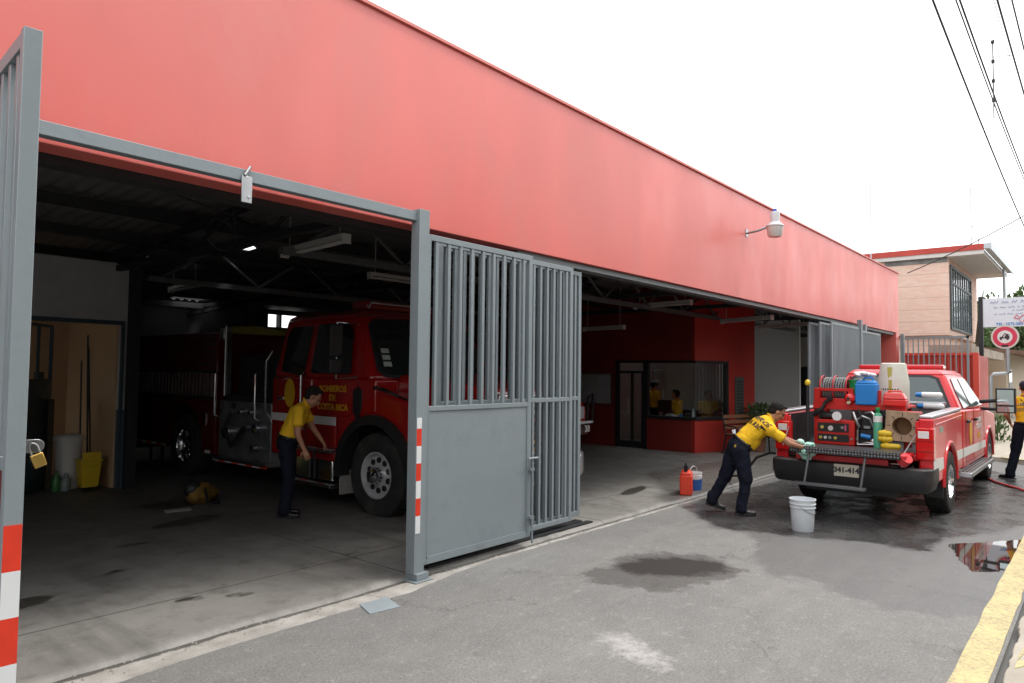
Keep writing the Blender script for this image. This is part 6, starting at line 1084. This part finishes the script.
# pump bay
b=MB(); b.box(-5.55,-4.02,-1.18,1.18,.45,1.32); pp=b.build('pump_bay',mat('pump_steel',(.34,.35,.38),.4,.7,var=.35,vs=5),fe,bevel=.01)
for s in (-1,1):
    for i,(x,z,r) in enumerate(((-4.35,.95,.06),(-4.62,.95,.05),(-5.2,.85,.09),(-4.4,.65,.05),(-4.8,1.18,.04),(-5.05,1.18,.04),(-4.5,1.18,.04))):
        b=MB(); b.lathe([(r,0),(r,.05),(r*1.15,.05),(r*1.15,.08),(r*.4,.09),(0,.09)],18,Tm(x,s*1.185,z,rx=PI/2*(1 if s<0 else -1))); b.build('outlet_cap',CHROME if i%2==0 else STEEL,pp)
    for x in (-4.30,-5.5): b=MB(); b.tube([(x,s*1.2,1.05),(x,s*1.29,1.1),(x,s*1.29,1.75),(x,s*1.2,1.8)],.016,8); b.build('grab_bar',CHROME,fe)
    b=MB(); b.box(-5.55,-3.98,s*1.10-.18,s*1.10+.17,.40,.45); rb=b.build('running_board',STEEL,fe)
    for i in range(8): MB().box(-5.55+i*.2,-5.36+i*.2,s*1.272-.002,s*1.272+.002,.38,.44).build('reflective_strip',TAPE_R if i%2 else TAPE_W,rb)
    b=MB(); b.tube([(-5.05,s*1.2,1.3),(-5.15,s*1.30,.9),(-4.9,s*1.32,.65),(-4.6,s*1.28,.95)],.03,8); b.build('suction_hose',BLACK,pp)
b=MB(); b.box(-5.50,-4.08,-1.12,1.12,1.32,1.42); b.box(-5.50,-4.08,-.9,.9,1.42,2.05); b.build('hose_well',STEEL_DARK,fe); b=MB(); b.box(-5.52,-5.45,-1.12,-1.05,1.4,2.5); b.cyl((-5.48,-1.14,1.4),(-5.48,-1.14,2.52),.02); b.build('upright',STEEL,fe); b=MB(); b.box(-5.52,-5.45,1.05,1.12,1.4,2.5); b.build('upright',STEEL,fe)
b=MB(); b.prism([(-5.5,2.40),(-4.15,2.34),(-4.15,2.42),(-4.8,2.50),(-5.5,2.52)],'y',-1.05,1.05); b.build('yellow_cover',mat('yellow_tarp',(.25,.20,.03),.7,var=.3),fe,bevel=.02); b=MB(); b.box(-5.62,-5.48,-1.18,-1.05,2.30,2.48); b.build('flood_light',STEEL,fe,bevel=.01)
# rear body: engine red darkened to paint in the shade of the deep bay
b=MB(); b.prism([(-9.1,.45),(-7.42,.45)]+arc(-6.7,.53,.68,180,0,14)+[(-6.0,.45),(-5.60,.45),(-5.60,2.42),(-9.1,2.42)],'y',-1.22,1.22); rbd=b.build('rear_body',mat('body_shaded_red',(.10,.004,.005),.3,coat=.4),fe,bevel=.02)
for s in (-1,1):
    for x0,x1 in ((-6.0,-5.66),(-9.0,-7.5)): b=MB(); b.box(x0,x1,s*1.225-.006,s*1.225+.006,.62,1.28); d=b.build('locker_door',mat('locker_shaded_red',(.10,.008,.008),.4),rbd,bevel=.004); b=MB(); b.box(x0+.05,x0+.13,s*1.24-.01,s*1.24+.01,.9,1.1); b.build('handle',CHROME,d)  # locker fronts carry the same painted-in shade as the rear body
    for i in range(26): b=MB(); x=-8.9+i*.128; b.box(x,x+.018,s*1.245-.012,s*1.245+.012,1.38,1.76); b.build('ladder_rung',STEEL,rbd)
    b=MB(); b.box(-9.0,-5.62,s*1.245-.025,s*1.245+.025,1.34,1.38); b.box(-9.0,-5.62,s*1.245-.025,s*1.245+.025,1.76,1.80); b.build('ladder_rail',STEEL_DARK,rbd)
    b=MB()
    for i in range(5): b.box(-8.9,-5.7,s*1.222-.004,s*1.222+.004,1.9+i*.1,1.92+i*.1)
    b.build('shutter_ribs',STEEL_DARK,rbd)
    for i in range(17):
        if -7.5<-9.1+i*.2<-6.0: continue
        MB().box(-9.1+i*.2,-8.93+i*.2,s*1.225-.003,s*1.225+.003,.46,.51).build('reflective_strip',TAPE_R if i%2 else TAPE_W,rbd)
